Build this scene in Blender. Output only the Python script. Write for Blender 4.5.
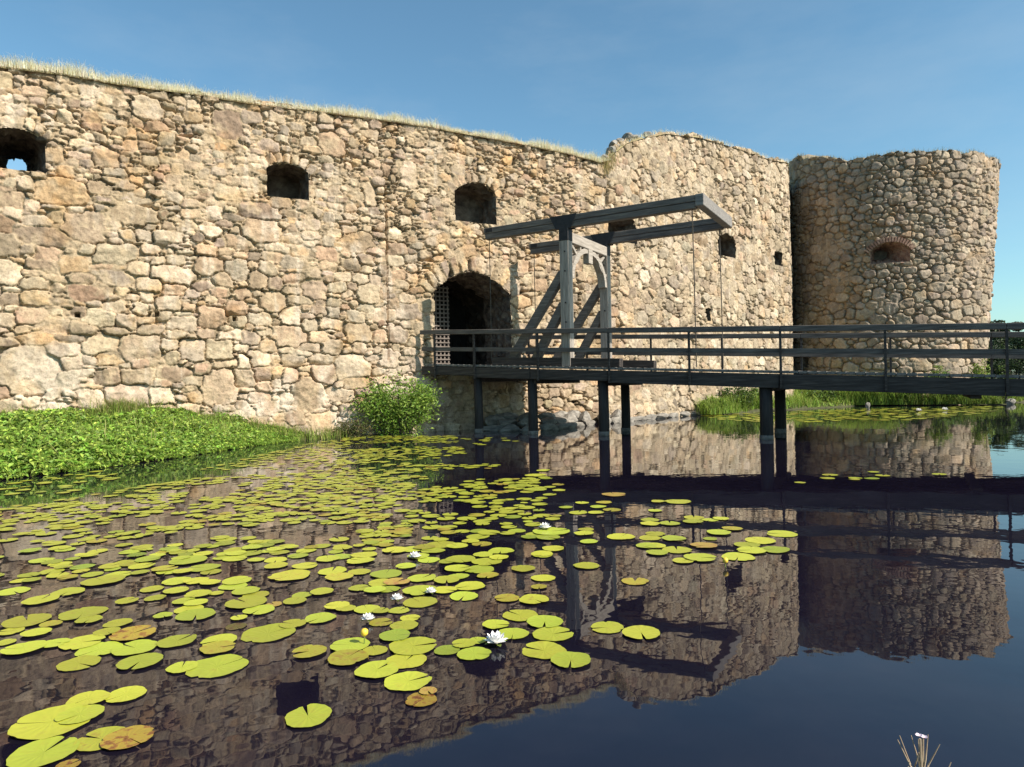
import bpy, bmesh, math, random
import numpy as np
from mathutils import Vector, Matrix

# ------------------------------------------------------------------ scene, camera, world, sun
scene = bpy.context.scene
for o in list(bpy.data.objects):
    bpy.data.objects.remove(o, do_unlink=True)
COL = scene.collection
FPX, ROLL, EYE, CY = 684.0, 0.0207, 1.4515, 1.4
CR, SR = math.cos(ROLL), math.sin(ROLL)
cam_d = bpy.data.cameras.new('camera'); cam = bpy.data.objects.new('camera', cam_d); COL.objects.link(cam)
cam_d.sensor_fit = 'HORIZONTAL'; cam_d.sensor_width = 36.0; cam_d.lens = FPX / 1024 * 36.0
cam_d.shift_y = CY / 1024; cam_d.clip_start = 0.05; cam_d.clip_end = 5000
cam.matrix_world = Matrix(((CR, SR, 0, 0), (0, 0, -1, 0), (-SR, CR, 0, EYE), (0, 0, 0, 1)))
scene.camera = cam
SUN_AZ = math.radians(-30.3); SUN_EL = math.radians(40)          # direction towards the sun, from +X
sdir = Vector((math.cos(SUN_EL) * math.cos(SUN_AZ), math.cos(SUN_EL) * math.sin(SUN_AZ), math.sin(SUN_EL)))
sl = bpy.data.lights.new('sun', 'SUN'); sl.energy = 4.9; sl.angle = math.radians(0.53); sl.color = (1.0, 0.905, 0.79)
so = bpy.data.objects.new('sun', sl); COL.objects.link(so); so.rotation_euler = sdir.to_track_quat('Z', 'Y').to_euler()
so.location = (30, -20, 40)
world = bpy.data.worlds.new('World'); scene.world = world; world.use_nodes = True
wn = world.node_tree; wn.nodes.clear()
sky = wn.nodes.new('ShaderNodeTexSky'); sky.sky_type = 'NISHITA'; sky.sun_disc = False
sky.sun_elevation = SUN_EL; sky.sun_rotation = math.atan2(sdir.x, sdir.y)
sky.altitude = 150; sky.air_density = 1.0; sky.dust_density = 1.0; sky.ozone_density = 1.3
bg = wn.nodes.new('ShaderNodeBackground'); bg.inputs['Strength'].default_value = 0.102
wo = wn.nodes.new('ShaderNodeOutputWorld')
tint = wn.nodes.new('ShaderNodeMix'); tint.data_type = 'RGBA'; tint.blend_type = 'MULTIPLY'; tint.inputs[0].default_value = 1.0
tint.inputs[7].default_value = (0.74, 1.01, 0.985, 1)
wn.links.new(sky.outputs[0], tint.inputs[6]); wtc = wn.nodes.new('ShaderNodeTexCoord'); wmp = wn.nodes.new('ShaderNodeMapping'); wmp.inputs['Scale'].default_value = (1.2, 1.2, 3.5)
wno = wn.nodes.new('ShaderNodeTexNoise'); wno.inputs['Scale'].default_value = 2.6; wno.inputs['Detail'].default_value = 7; wno.inputs['Roughness'].default_value = .6
wr = wn.nodes.new('ShaderNodeMapRange'); wr.inputs[1].default_value = .45; wr.inputs[2].default_value = .85; wr.inputs[3].default_value = 0; wr.inputs[4].default_value = .16
wmx = wn.nodes.new('ShaderNodeMix'); wmx.data_type = 'RGBA'; wmx.inputs[7].default_value = (4.2, 4.6, 4.8, 1)
wn.links.new(wtc.outputs['Generated'], wmp.inputs[0]); wn.links.new(wmp.outputs[0], wno.inputs['Vector']); wn.links.new(wno.outputs[0], wr.inputs[0])
wn.links.new(wr.outputs[0], wmx.inputs[0]); wn.links.new(tint.outputs[2], wmx.inputs[6]); wn.links.new(wmx.outputs[2], bg.inputs[0]); wn.links.new(bg.outputs[0], wo.inputs[0])
vs = scene.view_settings
scene.display_settings.display_device = 'sRGB'
vs.view_transform = 'Standard'; vs.look = 'None'; vs.exposure = 0.78; vs.gamma = 1.0; vs.use_curve_mapping = False
scene.render.engine = 'CYCLES'
scene.render.resolution_x = 1024; scene.render.resolution_y = 767
scene.cycles.max_bounces = 8; scene.cycles.transparent_max_bounces = 8

rnd = random.Random(7); rng = np.random.default_rng(11)

# ------------------------------------------------------------------ helpers
def tag(o, label=None, cat=None, group=None, kind=None):
    if label: o['label'] = label
    if cat: o['category'] = cat
    if group: o['group'] = group
    if kind: o['kind'] = kind
    return o

def empty(name, loc=(0, 0, 0)):
    o = bpy.data.objects.new(name, None); COL.objects.link(o); o.location = loc
    o.empty_display_size = 0.2
    return o

def link(name, me, parent=None):
    o = bpy.data.objects.new(name, me); COL.objects.link(o)
    if parent is not None:
        o.parent = parent
        root = parent
        off = Vector((0, 0, 0))
        while root is not None:
            off += root.location; root = root.parent
        o.location = -off          # meshes are modelled in world coordinates
    return o

def np_mesh(name, V, Fq, mats, smooth=True, col=None, colname='own_colour', mat_idx=None):
    """V (n,3); Fq (m,k) faces all with k corners, or a list of face lists"""
    me = bpy.data.meshes.new(name)
    V = np.asarray(V, dtype=np.float32)
    if isinstance(Fq, np.ndarray):
        m, k = Fq.shape
        me.vertices.add(len(V)); me.vertices.foreach_set('co', V.ravel())
        me.loops.add(m * k); me.loops.foreach_set('vertex_index', Fq.astype(np.int32).ravel())
        me.polygons.add(m)
        me.polygons.foreach_set('loop_start', np.arange(0, m * k, k, dtype=np.int32))
        if mat_idx is not None: me.polygons.foreach_set('material_index', mat_idx.astype(np.int32))
        me.polygons.foreach_set('use_smooth', np.full(m, smooth, dtype=bool))
        me.update(calc_edges=True)
        me.validate()
    else:
        me.from_pydata([tuple(v) for v in V], [], Fq); me.update()
        for p in me.polygons: p.use_smooth = smooth
    if col is not None:
        a = me.color_attributes.new(colname, 'FLOAT_COLOR', 'POINT')
        c4 = np.ones((len(V), 4), dtype=np.float32); c4[:, :3] = col
        a.data.foreach_set('color', c4.ravel())
    for mm in (mats if isinstance(mats, (list, tuple)) else [mats]): me.materials.append(mm)
    return me

class MB:
    """collects boxes, bars and tubes, in world coordinates, into one mesh"""
    def __init__(s): s.v = []; s.f = []
    def box(s, c, ax, hx, hy, hz, ay=None):
        ax = Vector(ax).normalized()
        az = Vector((0, 0, 1)) if ay is None else None
        if ay is None:
            ay = az.cross(ax).normalized(); az = ax.cross(ay)
        else:
            ay = Vector(ay); az = ax.cross(ay).normalized(); ay = az.cross(ax)
        c = Vector(c); n = len(s.v)
        bev = min(hx, hy, hz) * 0.12
        bm = bmesh.new(); bmesh.ops.create_cube(bm, size=2)
        for v in bm.verts: v.co = Vector((v.co.x * hx, v.co.y * hy, v.co.z * hz))
        bmesh.ops.bevel(bm, geom=list(bm.edges), offset=min(bev, 0.02), segments=1, affect='EDGES')
        bm.verts.index_update()
        for v in bm.verts: s.v.append(c + ax * v.co.x + ay * v.co.y + az * v.co.z)
        for f in bm.faces: s.f.append([n + v.index for v in f.verts])
        bm.free(); return s
    def beam(s, a, b, w, h, side=None):
        """bar from a to b; w = width along 'side', h = the other"""
        a = Vector(a); b = Vector(b); d = (b - a)
        if side is None:
            side = Vector((0, 0, 1)).cross(d)
            if side.length < 1e-4: side = Vector((1, 0, 0))
        side = Vector(side); side = (side - d.normalized() * side.dot(d.normalized())).normalized()
        return s.box((a + b) / 2, d, d.length / 2, w / 2, h / 2, ay=side)
    def tube(s, pts, r, k=8):
        n0 = len(s.v); pts = [Vector(p) for p in pts]
        rs = r if isinstance(r, (list, tuple)) else [r] * len(pts)
        for i, p in enumerate(pts):
            d = (pts[min(i + 1, len(pts) - 1)] - pts[max(i - 1, 0)]).normalized()
            x = d.orthogonal().normalized(); y = d.cross(x)
            for j in range(k):
                a = 2 * math.pi * j / k
                s.v.append(p + (x * math.cos(a) + y * math.sin(a)) * rs[i])
        for i in range(len(pts) - 1):
            for j in range(k):
                s.f.append([n0 + i * k + j, n0 + i * k + (j + 1) % k, n0 + (i + 1) * k + (j + 1) % k, n0 + (i + 1) * k + j])
        s.f.append([n0 + j for j in range(k)][::-1]); s.f.append([n0 + (len(pts) - 1) * k + j for j in range(k)])
        return s
    def build(s, name, mat, parent=None, smooth=False):
        me = np_mesh(name, [tuple(v) for v in s.v], s.f, mat, smooth=smooth)
        return link(name, me, parent)

_tab = np.random.default_rng(5).random((256, 256)).astype(np.float32)
def vn(x, y, sc, seed=0):
    x = np.asarray(x) / sc + seed * 17.31 + 1000; y = np.asarray(y) / sc + seed * 9.77 + 1000
    xi = np.floor(x).astype(int); yi = np.floor(y).astype(int); fx = x - xi; fy = y - yi
    fx = fx * fx * (3 - 2 * fx); fy = fy * fy * (3 - 2 * fy)
    t = lambda a, b: _tab[a & 255, b & 255]
    return (t(xi, yi) * (1 - fx) + t(xi + 1, yi) * fx) * (1 - fy) + (t(xi, yi + 1) * (1 - fx) + t(xi + 1, yi + 1) * fx) * fy - 0.5
def fbm(x, y, sc, seed=0, o=4):
    r = 0; a = 1.0
    for i in range(o): r = r + a * vn(x, y, sc / 2 ** i, seed + i * 3); a *= 0.55
    return r
def sstep(x, a, b):
    t = np.clip((x - a) / (b - a), 0, 1); return t * t * (3 - 2 * t)

def ray(px, py):
    u, v = px - 512, py - 383.5 - CY
    return np.array([(CR * u - SR * v) / FPX, 1.0, -(SR * u + CR * v) / FPX])
def on_water(px, py, z=0.0):
    r = ray(px, py); return np.array([0, 0, EYE]) + r * ((z - EYE) / r[2])

# ------------------------------------------------------------------ materials
def new_mat(name):
    m = bpy.data.materials.new(name); m.use_nodes = True
    nt = m.node_tree; b = nt.nodes['Principled BSDF']
    return m, nt, b
def N(nt, t, **kw):
    n = nt.nodes.new(t)
    for k, v in kw.items():
        if k in n.inputs: n.inputs[k].default_value = v
        else: setattr(n, k, v)
    return n
def ramp(nt, fac, stops):
    r = nt.nodes.new('ShaderNodeValToRGB')
    while len(r.color_ramp.elements) < len(stops): r.color_ramp.elements.new(0.5)
    for e, (p, c) in zip(r.color_ramp.elements, stops): e.position = p; e.color = (*c, 1)
    nt.links.new(fac, r.inputs[0]); return r
def mix(nt, f, a, b, mode='MIX'):
    n = nt.nodes.new('ShaderNodeMix'); n.data_type = 'RGBA'; n.blend_type = mode
    for s, v in ((0, f), (6, a), (7, b)):
        if hasattr(v, 'is_linked') or isinstance(v, bpy.types.NodeSocket): nt.links.new(v, n.inputs[s])
        elif s == 0: n.inputs[0].default_value = v
        else: n.inputs[s].default_value = (*v, 1)
    return n.outputs[2]

def mat_masonry(name, gain=1.0):
    m, nt, b = new_mat(name)
    at = N(nt, 'ShaderNodeVertexColor'); at.layer_name = 'own_colour'
    tc = N(nt, 'ShaderNodeTexCoord')
    n1 = N(nt, 'ShaderNodeTexNoise', Scale=7.0, Detail=8.0, Roughness=0.7); nt.links.new(tc.outputs['Object'], n1.inputs['Vector'])
    n2 = N(nt, 'ShaderNodeTexNoise', Scale=26.0, Detail=5.0, Roughness=0.65); nt.links.new(tc.outputs['Object'], n2.inputs['Vector'])
    r1 = ramp(nt, n1.outputs[0], [(0.30, (0.62, 0.58, 0.55)), (0.5, (1, 1, 1)), (0.72, (1.32, 1.3, 1.26))])
    c = mix(nt, 0.9, at.outputs[0], r1.outputs[0], 'MULTIPLY')
    r2 = ramp(nt, n2.outputs[0], [(0.32, (0.55, 0.52, 0.5)), (0.46, (1, 1, 1)), (0.8, (1.15, 1.15, 1.12))])
    c = mix(nt, 0.75, c, r2.outputs[0], 'MULTIPLY')
    nt.links.new(c, b.inputs['Base Color'])
    b.inputs['Roughness'].default_value = 0.92; b.inputs['Specular IOR Level'].default_value = 0.25
    bp = N(nt, 'ShaderNodeBump', Strength=0.55, Distance=0.03); nt.links.new(n2.outputs[0], bp.inputs['Height'])
    nt.links.new(bp.outputs[0], b.inputs['Normal'])
    return m
M_WALL = mat_masonry('rubble_masonry')

def mat_noise(name, stops, scale=5.0, rough=0.85, bump=0.4, dist=0.02, detail=6.0, map_scale=None, rotz=0.0, coord='Object', spec=0.3):
    m, nt, b = new_mat(name)
    tc = N(nt, 'ShaderNodeTexCoord'); vec = tc.outputs[coord]
    if map_scale:
        r = N(nt, 'ShaderNodeMapping'); r.inputs['Rotation'].default_value = (0, 0, rotz)
        s = N(nt, 'ShaderNodeMapping'); s.inputs['Scale'].default_value = map_scale
        nt.links.new(vec, r.inputs[0]); nt.links.new(r.outputs[0], s.inputs[0]); vec = s.outputs[0]
    n = N(nt, 'ShaderNodeTexNoise', Scale=scale, Detail=detail, Roughness=0.65); nt.links.new(vec, n.inputs['Vector'])
    r = ramp(nt, n.outputs[0], stops); nt.links.new(r.outputs[0], b.inputs['Base Color'])
    b.inputs['Roughness'].default_value = rough; b.inputs['Specular IOR Level'].default_value = spec
    if bump:
        bp = N(nt, 'ShaderNodeBump', Strength=bump, Distance=dist); nt.links.new(n.outputs[0], bp.inputs['Height'])
        nt.links.new(bp.outputs[0], b.inputs['Normal'])
    return m
BA = -0.5354
def wood(name, dark, mid, light, axis):
    ms = {'bridge': (1.0, 14, 14), 'up': (14, 14, 1.0), 'across': (14, 1.0, 14)}[axis]
    return mat_noise(name, [(0.25, dark), (0.5, mid), (0.75, light)], scale=1.6, rough=0.8, bump=0.6, dist=0.01, map_scale=ms, rotz=-BA)
W_GATE = wood('weathered_oak_along', (0.09, 0.08, 0.075), (0.20, 0.185, 0.17), (0.31, 0.285, 0.255), 'bridge')
W_UP = wood('weathered_oak_upright', (0.10, 0.088, 0.078), (0.29, 0.255, 0.22), (0.46, 0.41, 0.35), 'up')
W_PALE = wood('pale_oak_across', (0.17, 0.15, 0.125), (0.31, 0.275, 0.235), (0.44, 0.395, 0.34), 'across')
W_BEAM = wood('tarred_beam_along', (0.05, 0.043, 0.04), (0.13, 0.113, 0.10), (0.25, 0.215, 0.18), 'bridge')
W_DARK = wood('dark_timber_along', (0.017, 0.014, 0.013), (0.045, 0.038, 0.034), (0.10, 0.085, 0.075), 'bridge')
W_RAIL = wood('rail_timber_along', (0.04, 0.034, 0.031), (0.105, 0.09, 0.08), (0.20, 0.175, 0.15), 'bridge')
W_DECK = wood('deck_planks', (0.08, 0.072, 0.065), (0.17, 0.155, 0.14), (0.26, 0.24, 0.21), 'across')
W_PILE = mat_noise('pile_timber', [(0.3, (0.012, 0.011, 0.012)), (0.6, (0.03, 0.027, 0.026)), (0.8, (0.055, 0.05, 0.046))], scale=2.5, map_scale=(10, 10, 1), rough=0.7, bump=0.6)
M_STAIN = mat_noise('pale_silt_band', [(0.3, (0.07, 0.065, 0.06)), (0.7, (0.2, 0.19, 0.17))], scale=9)
M_IRON = mat_noise('dark_iron', [(0.3, (0.012, 0.012, 0.014)), (0.7, (0.035, 0.033, 0.034))], scale=9, rough=0.55, bump=0.2)
M_LINING = mat_noise('opening_stonework', [(0.28, (0.03, 0.024, 0.02)), (0.5, (0.125, 0.098, 0.075)), (0.75, (0.27, 0.22, 0.165))], scale=3.2, rough=0.95, bump=1.0, dist=0.08, detail=9)  # shade inside the ports and slits put into a darker stone colour
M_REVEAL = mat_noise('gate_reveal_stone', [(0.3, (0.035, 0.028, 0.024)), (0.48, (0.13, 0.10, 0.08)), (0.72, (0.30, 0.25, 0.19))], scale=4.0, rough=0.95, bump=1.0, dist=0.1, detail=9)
M_PASSAGE_SHADE = mat_noise('shade_darkened_passage_stone', [(0.3, (0.012, 0.010, 0.009)), (0.5, (0.04, 0.032, 0.026)), (0.75, (0.12, 0.10, 0.08))], scale=3.0, rough=0.95, bump=1.0, dist=0.08, detail=9)  # gloom of the deep passage painted into the stone colour
M_BACKING = mat_noise('wall_core', [(0.3, (0.16, 0.13, 0.1)), (0.7, (0.34, 0.29, 0.22))], scale=2.0, rough=0.95, bump=0.8, dist=0.08)
M_TURF = mat_noise('dry_turf', [(0.3, (0.22, 0.18, 0.09)), (0.55, (0.38, 0.32, 0.17)), (0.75, (0.30, 0.29, 0.12))], scale=3.0, bump=0.8)
M_LATTICE = mat_noise('pale_lattice_wood', [(0.3, (0.10, 0.084, 0.073)), (0.7, (0.22, 0.185, 0.16))], scale=5)
M_BRICK = mat_noise('red_brick', [(0.3, (0.15, 0.08, 0.058)), (0.5, (0.28, 0.17, 0.125)), (0.75, (0.40, 0.29, 0.21))], scale=4.5, rough=0.9, bump=0.6)
M_DARK_END = mat_noise('passage_end_shade', [(0.3, (0.006, 0.005, 0.005)), (0.7, (0.018, 0.016, 0.014))], scale=4)  # near-black colour standing for the unlit end of the passage
M_ROCK = mat_noise('ledge_rock', [(0.28, (0.09, 0.082, 0.075)), (0.5, (0.23, 0.21, 0.18)), (0.75, (0.42, 0.39, 0.34))], scale=2.6, rough=0.9, bump=0.9, dist=0.05, coord='Generated')
M_SOIL = mat_noise('bank_soil', [(0.3, (0.03, 0.026, 0.014)), (0.7, (0.07, 0.075, 0.025))], scale=2.5)
M_BARK = mat_noise('bark', [(0.3, (0.05, 0.04, 0.03)), (0.7, (0.14, 0.115, 0.085))], scale=6)
M_ROPE = mat_noise('hanging_rope', [(0.3, (0.03, 0.026, 0.022)), (0.7, (0.09, 0.08, 0.065))], scale=8, bump=0)

def mat_leaf(name, transl=0.3, rough=0.55, spec=0.35):
    m, nt, b = new_mat(name)
    at = N(nt, 'ShaderNodeVertexColor'); at.layer_name = 'own_colour'
    nt.links.new(at.outputs[0], b.inputs['Base Color'])
    b.inputs['Roughness'].default_value = rough; b.inputs['Specular IOR Level'].default_value = spec
    tr = N(nt, 'ShaderNodeBsdfTranslucent'); nt.links.new(at.outputs[0], tr.inputs[0])
    ms = N(nt, 'ShaderNodeMixShader'); ms.inputs[0].default_value = transl
    out = nt.nodes['Material Output']
    nt.links.new(b.outputs[0], ms.inputs[1]); nt.links.new(tr.outputs[0], ms.inputs[2]); nt.links.new(ms.outputs[0], out.inputs[0])
    return m
M_LEAF = mat_leaf('leaves'); M_GRASS = mat_leaf('grass_blades', 0.42, 0.7, 0.2)

# water: dark peaty moat
M_WATER, nt, b = new_mat('moat_water')
b.inputs['Base Color'].default_value = (0.010, 0.0085, 0.015, 1); b.inputs['Roughness'].default_value = 0.012
b.inputs['IOR'].default_value = 1.47; b.inputs['Specular IOR Level'].default_value = 0.5
tc = N(nt, 'ShaderNodeTexCoord')
wsil = N(nt, 'ShaderNodeTexNoise', Scale=0.9, Detail=6.0, Roughness=.6); nt.links.new(tc.outputs['Object'], wsil.inputs['Vector'])
wram = ramp(nt, wsil.outputs[0], [(.45, (.0056, .0044, .0105)), (.66, (.009, .007, .014)), (.82, (.017, .013, .019))]); nt.links.new(wram.outputs[0], b.inputs['Base Color'])
mp = N(nt, 'ShaderNodeMapping'); mp.inputs['Scale'].default_value = (1.0, 1.0, 1.0)
nt.links.new(tc.outputs['Object'], mp.inputs[0])
w1 = N(nt, 'ShaderNodeTexNoise', Scale=2.2, Detail=3.0, Roughness=0.5); nt.links.new(mp.outputs[0], w1.inputs['Vector'])
w2 = N(nt, 'ShaderNodeTexNoise', Scale=0.5, Detail=2.0); nt.links.new(mp.outputs[0], w2.inputs['Vector'])
bp1 = N(nt, 'ShaderNodeBump', Strength=1.0, Distance=0.0019); nt.links.new(w1.outputs[0], bp1.inputs['Height'])
bp2 = N(nt, 'ShaderNodeBump', Strength=1.0, Distance=0.004); nt.links.new(w2.outputs[0], bp2.inputs['Height'])
nt.links.new(bp2.outputs[0], bp1.inputs['Normal']); nt.links.new(bp1.outputs[0], b.inputs['Normal'])

# ------------------------------------------------------------------ setting: water and banks
def sheet(name, pts, z, mat):
    me = np_mesh(name, [(x, y, z) for x, y in pts], [list(range(len(pts)))], mat, smooth=False)
    return tag(link(name, me), kind='structure')
sheet('water', [(-1200, -600), (1200, -600), (1200, 2200), (-1200, 2200)], 0.0, M_WATER)

# ------------------------------------------------------------------ rubble masonry fields
class Stones:
    def __init__(s, u0, u1, z0, z1, res, seed):
        s.res = res; s.u0 = u0; s.z0 = z0
        s.nu = int((u1 - u0) / res) + 1; s.nz = int((z1 - z0) / res) + 1
        s.u = u0 + np.arange(s.nu) * res; s.z = z0 + np.arange(s.nz) * res
        s.U, s.Z = np.meshgrid(s.u, s.z, indexing='ij')
        wu = fbm(s.U, s.Z, 0.45, seed, 2) * 0.075 + fbm(s.U, s.Z, 0.11, seed + 9, 3) * 0.042
        wz = fbm(s.U, s.Z, 0.45, seed + 20, 2) * 0.06 + fbm(s.U, s.Z, 0.11, seed + 29, 3) * 0.036
        s.WU = (s.U + wu).astype(np.float32); s.WZ = (s.Z + wz).astype(np.float32)
        s.F1 = np.full(s.U.shape, 9.0, np.float32); s.F2 = s.F1.copy(); s.ID = np.full(s.U.shape, -1, np.int32)
        s.st = []
        s.rg = np.random.default_rng(seed)
    def at(s, u, z):
        i = min(max(int((u - s.u0) / s.res), 0), s.nu - 1); j = min(max(int((z - s.z0) / s.res), 0), s.nz - 1)
        return s.F1[i, j]
    def put(s, u, z, a, b, rot, p, kind=0):
        R = 1.9 * max(a, b) + 0.15
        i0 = max(int((u - R - s.u0) / s.res), 0); i1 = min(int((u + R - s.u0) / s.res) + 1, s.nu)
        j0 = max(int((z - R - s.z0) / s.res), 0); j1 = min(int((z + R - s.z0) / s.res) + 1, s.nz)
        if i1 <= i0 or j1 <= j0: return
        du = s.WU[i0:i1, j0:j1] - u; dz = s.WZ[i0:i1, j0:j1] - z
        c, sn = math.cos(rot), math.sin(rot)
        x = np.abs(c * du + sn * dz) / a; y = np.abs(-sn * du + c * dz) / b
        d = (x ** p + y ** p) ** (1 / p)
        F1 = s.F1[i0:i1, j0:j1]; F2 = s.F2[i0:i1, j0:j1]; ID = s.ID[i0:i1, j0:j1]
        k = len(s.st); m = d < F1
        F2[:] = np.where(m, F1, np.minimum(F2, d)); ID[m] = k; F1[m] = d[m]
        s.st.append((u, z, a, b, rot, p, kind))
    def fill(s, tiers, scale, ulim, zlim, skip=None):
        for (b0, b1, a0, a1, rot, p0, p1, tries) in tiers:
            rg = s.rg
            for _ in range(tries):
                u = rg.uniform(*ulim); z = rg.uniform(*zlim)
                if s.at(u, z) < 1.3: continue
                sc = scale(u, z)
                b = rg.uniform(b0, b1) * sc; a = b * rg.uniform(a0, a1); ro = rg.normal(0, rot)
                c, sn = math.cos(ro), math.sin(ro)
                ok = True
                for (x, y) in ((.85 * a, 0), (-.85 * a, 0), (0, .85 * b), (0, -.85 * b), (.6 * a, .6 * b), (-.6 * a, .6 * b), (.6 * a, -.6 * b), (-.6 * a, -.6 * b)):
                    if s.at(u + c * x - sn * y, z + sn * x + c * y) < 1.0: ok = False; break
                if ok: s.put(u, z, a, b, ro, rg.uniform(p0, p1))
    def finish(s, palette, mortar, relief, joint, mortar_flush, lime=None, rnd_k=0.33, mort_w=0.07, chip=1.0, tone=(.89, .825, .80)):
        K = len(s.st); rg = s.rg; st = np.array([q[:4] for q in s.st], np.float32)
        A = np.append(st[:, 2], 0.1); B = np.append(st[:, 3], 0.1); cu = np.append(st[:, 0], 0); cz = np.append(st[:, 1], 0)
        kind = np.append(np.array([q[6] for q in s.st]), 0)
        ID = s.ID; bb = B[ID]; size = np.minimum(A, B)[ID]
        gap = np.minimum((s.F2 - s.F1) * 0.5 * size, (1.24 - s.F1) * size)
        ew = np.clip(size * rnd_k, 0.011, 0.075)
        edge = np.clip((gap - joint) / ew, 0, 1)
        prof = np.sqrt(np.clip(1 - (1 - edge) ** 2, 0, 1))
        wv = joint * 0.6 + mort_w * np.clip(fbm(s.U, s.Z, 0.55, 63, 4) + .05, 0, 1)       # width of the mortar that shows
        instone = gap > wv
        off = rg.normal(0, 0.025, K + 1); tx = rg.normal(0, 0.075, K + 1); tz = rg.normal(0.03, 0.10, K + 1)
        du = s.U - cu[ID]; dz = s.Z - cz[ID]
        fl = sstep(fbm(s.U, s.Z, 1.1, 77, 4), mortar_flush - 0.10, mortar_flush + 0.10)   # 1 where mortar is flush
        depth = relief * (0.6 + 0.8 * np.clip(size / 0.3, 0, 1.3)) * (1 - 0.8 * fl)
        face = np.clip(off[ID] + tx[ID] * du + tz[ID] * dz, -.05, .06)
        h = (prof - 1) * depth + face * np.where(gap > 0, prof, 0) * (1 - .35 * fl)
        for _c in range(2):
            fa = rg.uniform(0, 6.283, K + 1); fc = rg.uniform(.15, .75, K + 1); fk = rg.uniform(.02, .13, K + 1) * (rg.random(K + 1) < .75)
            h = h - chip * np.maximum(0, (np.cos(fa)[ID] * du / A[ID] + np.sin(fa)[ID] * dz / B[ID]) - fc[ID]) * fk[ID] * (1 - .5 * fl)
        crag = np.abs(fbm(s.U + 7 * (ID % 13), s.Z + 5 * (ID % 11), 0.22, 41, 3))
        h = h - crag * 0.05 + fbm(s.U, s.Z, 0.09, 51, 3) * 0.012 + fbm(s.U, s.Z, 3.5, 61, 3) * 0.07
        pal = np.array(palette); pick = rg.integers(0, len(pal), K + 1)
        base = pal[pick] * rg.uniform(0.74, 1.2, (K + 1, 1)) * rg.normal(1, 0.016, (K + 1, 3))
        C = base[ID] * (1 + .34 * fbm(s.U + 3 * (ID % 17), s.Z, 0.28, 66, 4))[..., None]
        mo = np.array(mortar)[None, None] * (0.85 + 0.5 * fbm(s.U, s.Z, 0.3, 88, 3))[..., None]
        # lime smears over stones and mortar, dirt-stained zones
        sm = sstep(fbm(s.U, s.Z * .8, 0.4, 93, 5), 0.02, 0.42) * 0.72
        C = C * (1 - sm[..., None]) + np.array(mortar)[None, None] * 1.1 * sm[..., None]
        C = np.where(instone[..., None], C, mo)
        if lime is not None:
            L = lime(s.U, s.Z)
            C = C * (1 - L[..., None]) + np.array((0.62, 0.57, 0.47)) * L[..., None]
        oc = sstep(fbm(s.U, s.Z, 0.8, 120, 3), 0.22, 0.5)[..., None] * 0.4
        C = C * (1 - oc) + C * np.array((1.12, 0.9, 0.6)) * oc
        st2 = sstep(fbm(s.U * 3.0, s.Z * 0.5, 1.2, 140, 4), 0.22, 0.6)[..., None] * 0.35      # run-off staining
        C = C * (1 - st2 * 0.5)
        ws = (sstep(fbm(s.U * 2.6, s.Z * 0.45, 0.5, 171, 4), 0.16, 0.55) * sstep(fbm(s.U, s.Z, 2.2, 181, 2), -.1, .25))[..., None] * 0.55   # pale lime runs
        C = C * (1 - ws) + np.array((.56, .51, .41)) * ws
        s.H = h.astype(np.float32); s.C = np.clip(C * np.array(tone), 0.02, 0.8)
        return s

PAL_A = [(.42, .335, .225), (.46, .37, .25), (.38, .30, .205), (.44, .34, .22), (.41, .30, .205), (.44, .325, .19), (.36, .305, .235), (.48, .41, .30), (.35, .28, .20), (.46, .385, .27), (.43, .37, .27), (.40, .335, .235), (.53, .46, .35), (.50, .43, .32), (.31, .25, .185)]
PAL_B = [(.44, .36, .25), (.47, .39, .275), (.41, .335, .235), (.43, .35, .24), (.39, .31, .22), (.50, .42, .30), (.36, .295, .215), (.45, .34, .24)]
PAL_T = [(.36, .31, .235), (.40, .345, .26), (.33, .285, .22), (.36, .315, .25), (.43, .37, .28), (.30, .265, .21), (.37, .305, .22)]
MORT = (.42, .35, .235)

# --- wall: runs along u; u < 4.4 near wing, beyond it the wing that turns away to the tower
UB = 4.386; A1 = 0.5153; A2 = math.radians(42.23)
WU0, WU1, WZ0, WZ1, RES = -18.6, 25.6, -0.35, 13.2, 0.022
ufine = np.arange(-30, 40, 0.02); ang = A1 + (A2 - A1) * sstep(ufine, UB - 0.9, UB + 0.9) + (math.radians(67.0) - A2) * sstep(ufine, 18.65, 18.95)
px_ = np.cumsum(np.cos(ang)) * 0.02; py_ = np.cumsum(np.sin(ang)) * 0.02
k0 = np.argmin(np.abs(ufine)); px_ = px_ - px_[k0]; py_ = py_ - py_[k0] + 23.5
def wall_xy(u): return np.interp(u, ufine, px_), np.interp(u, ufine, py_)
def wall_n(u):
    a = np.interp(u, ufine, ang); return np.sin(a), -np.cos(a)
def wall_pt(u, z, h=0.0):
    x, y = wall_xy(u); nx, ny = wall_n(u)
    return Vector((float(x + nx * h), float(y + ny * h), float(z)))
TOPU = np.array([-30, -14.06, -12.85, -11.54, -9.88, -8.34, -5.77, -3.86, -2.49, .52, 2.62, 3.96, 4.39, 4.57, 4.93, 5.43, 6.32, 8.01, 10.62, 14.01, 16.9, 19.05, 24])
TOPZ = np.array([9.45, 9.50, 9.58, 9.58, 9.66, 9.68, 9.82, 9.9, 9.92, 9.92, 9.86, 9.75, 9.9, 10.18, 10.42, 10.78, 11.15, 11.75, 12.18, 12.40, 12.5, 12.78, 12.8])
def wall_top(u): return np.interp(u, TOPU, TOPZ)

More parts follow.
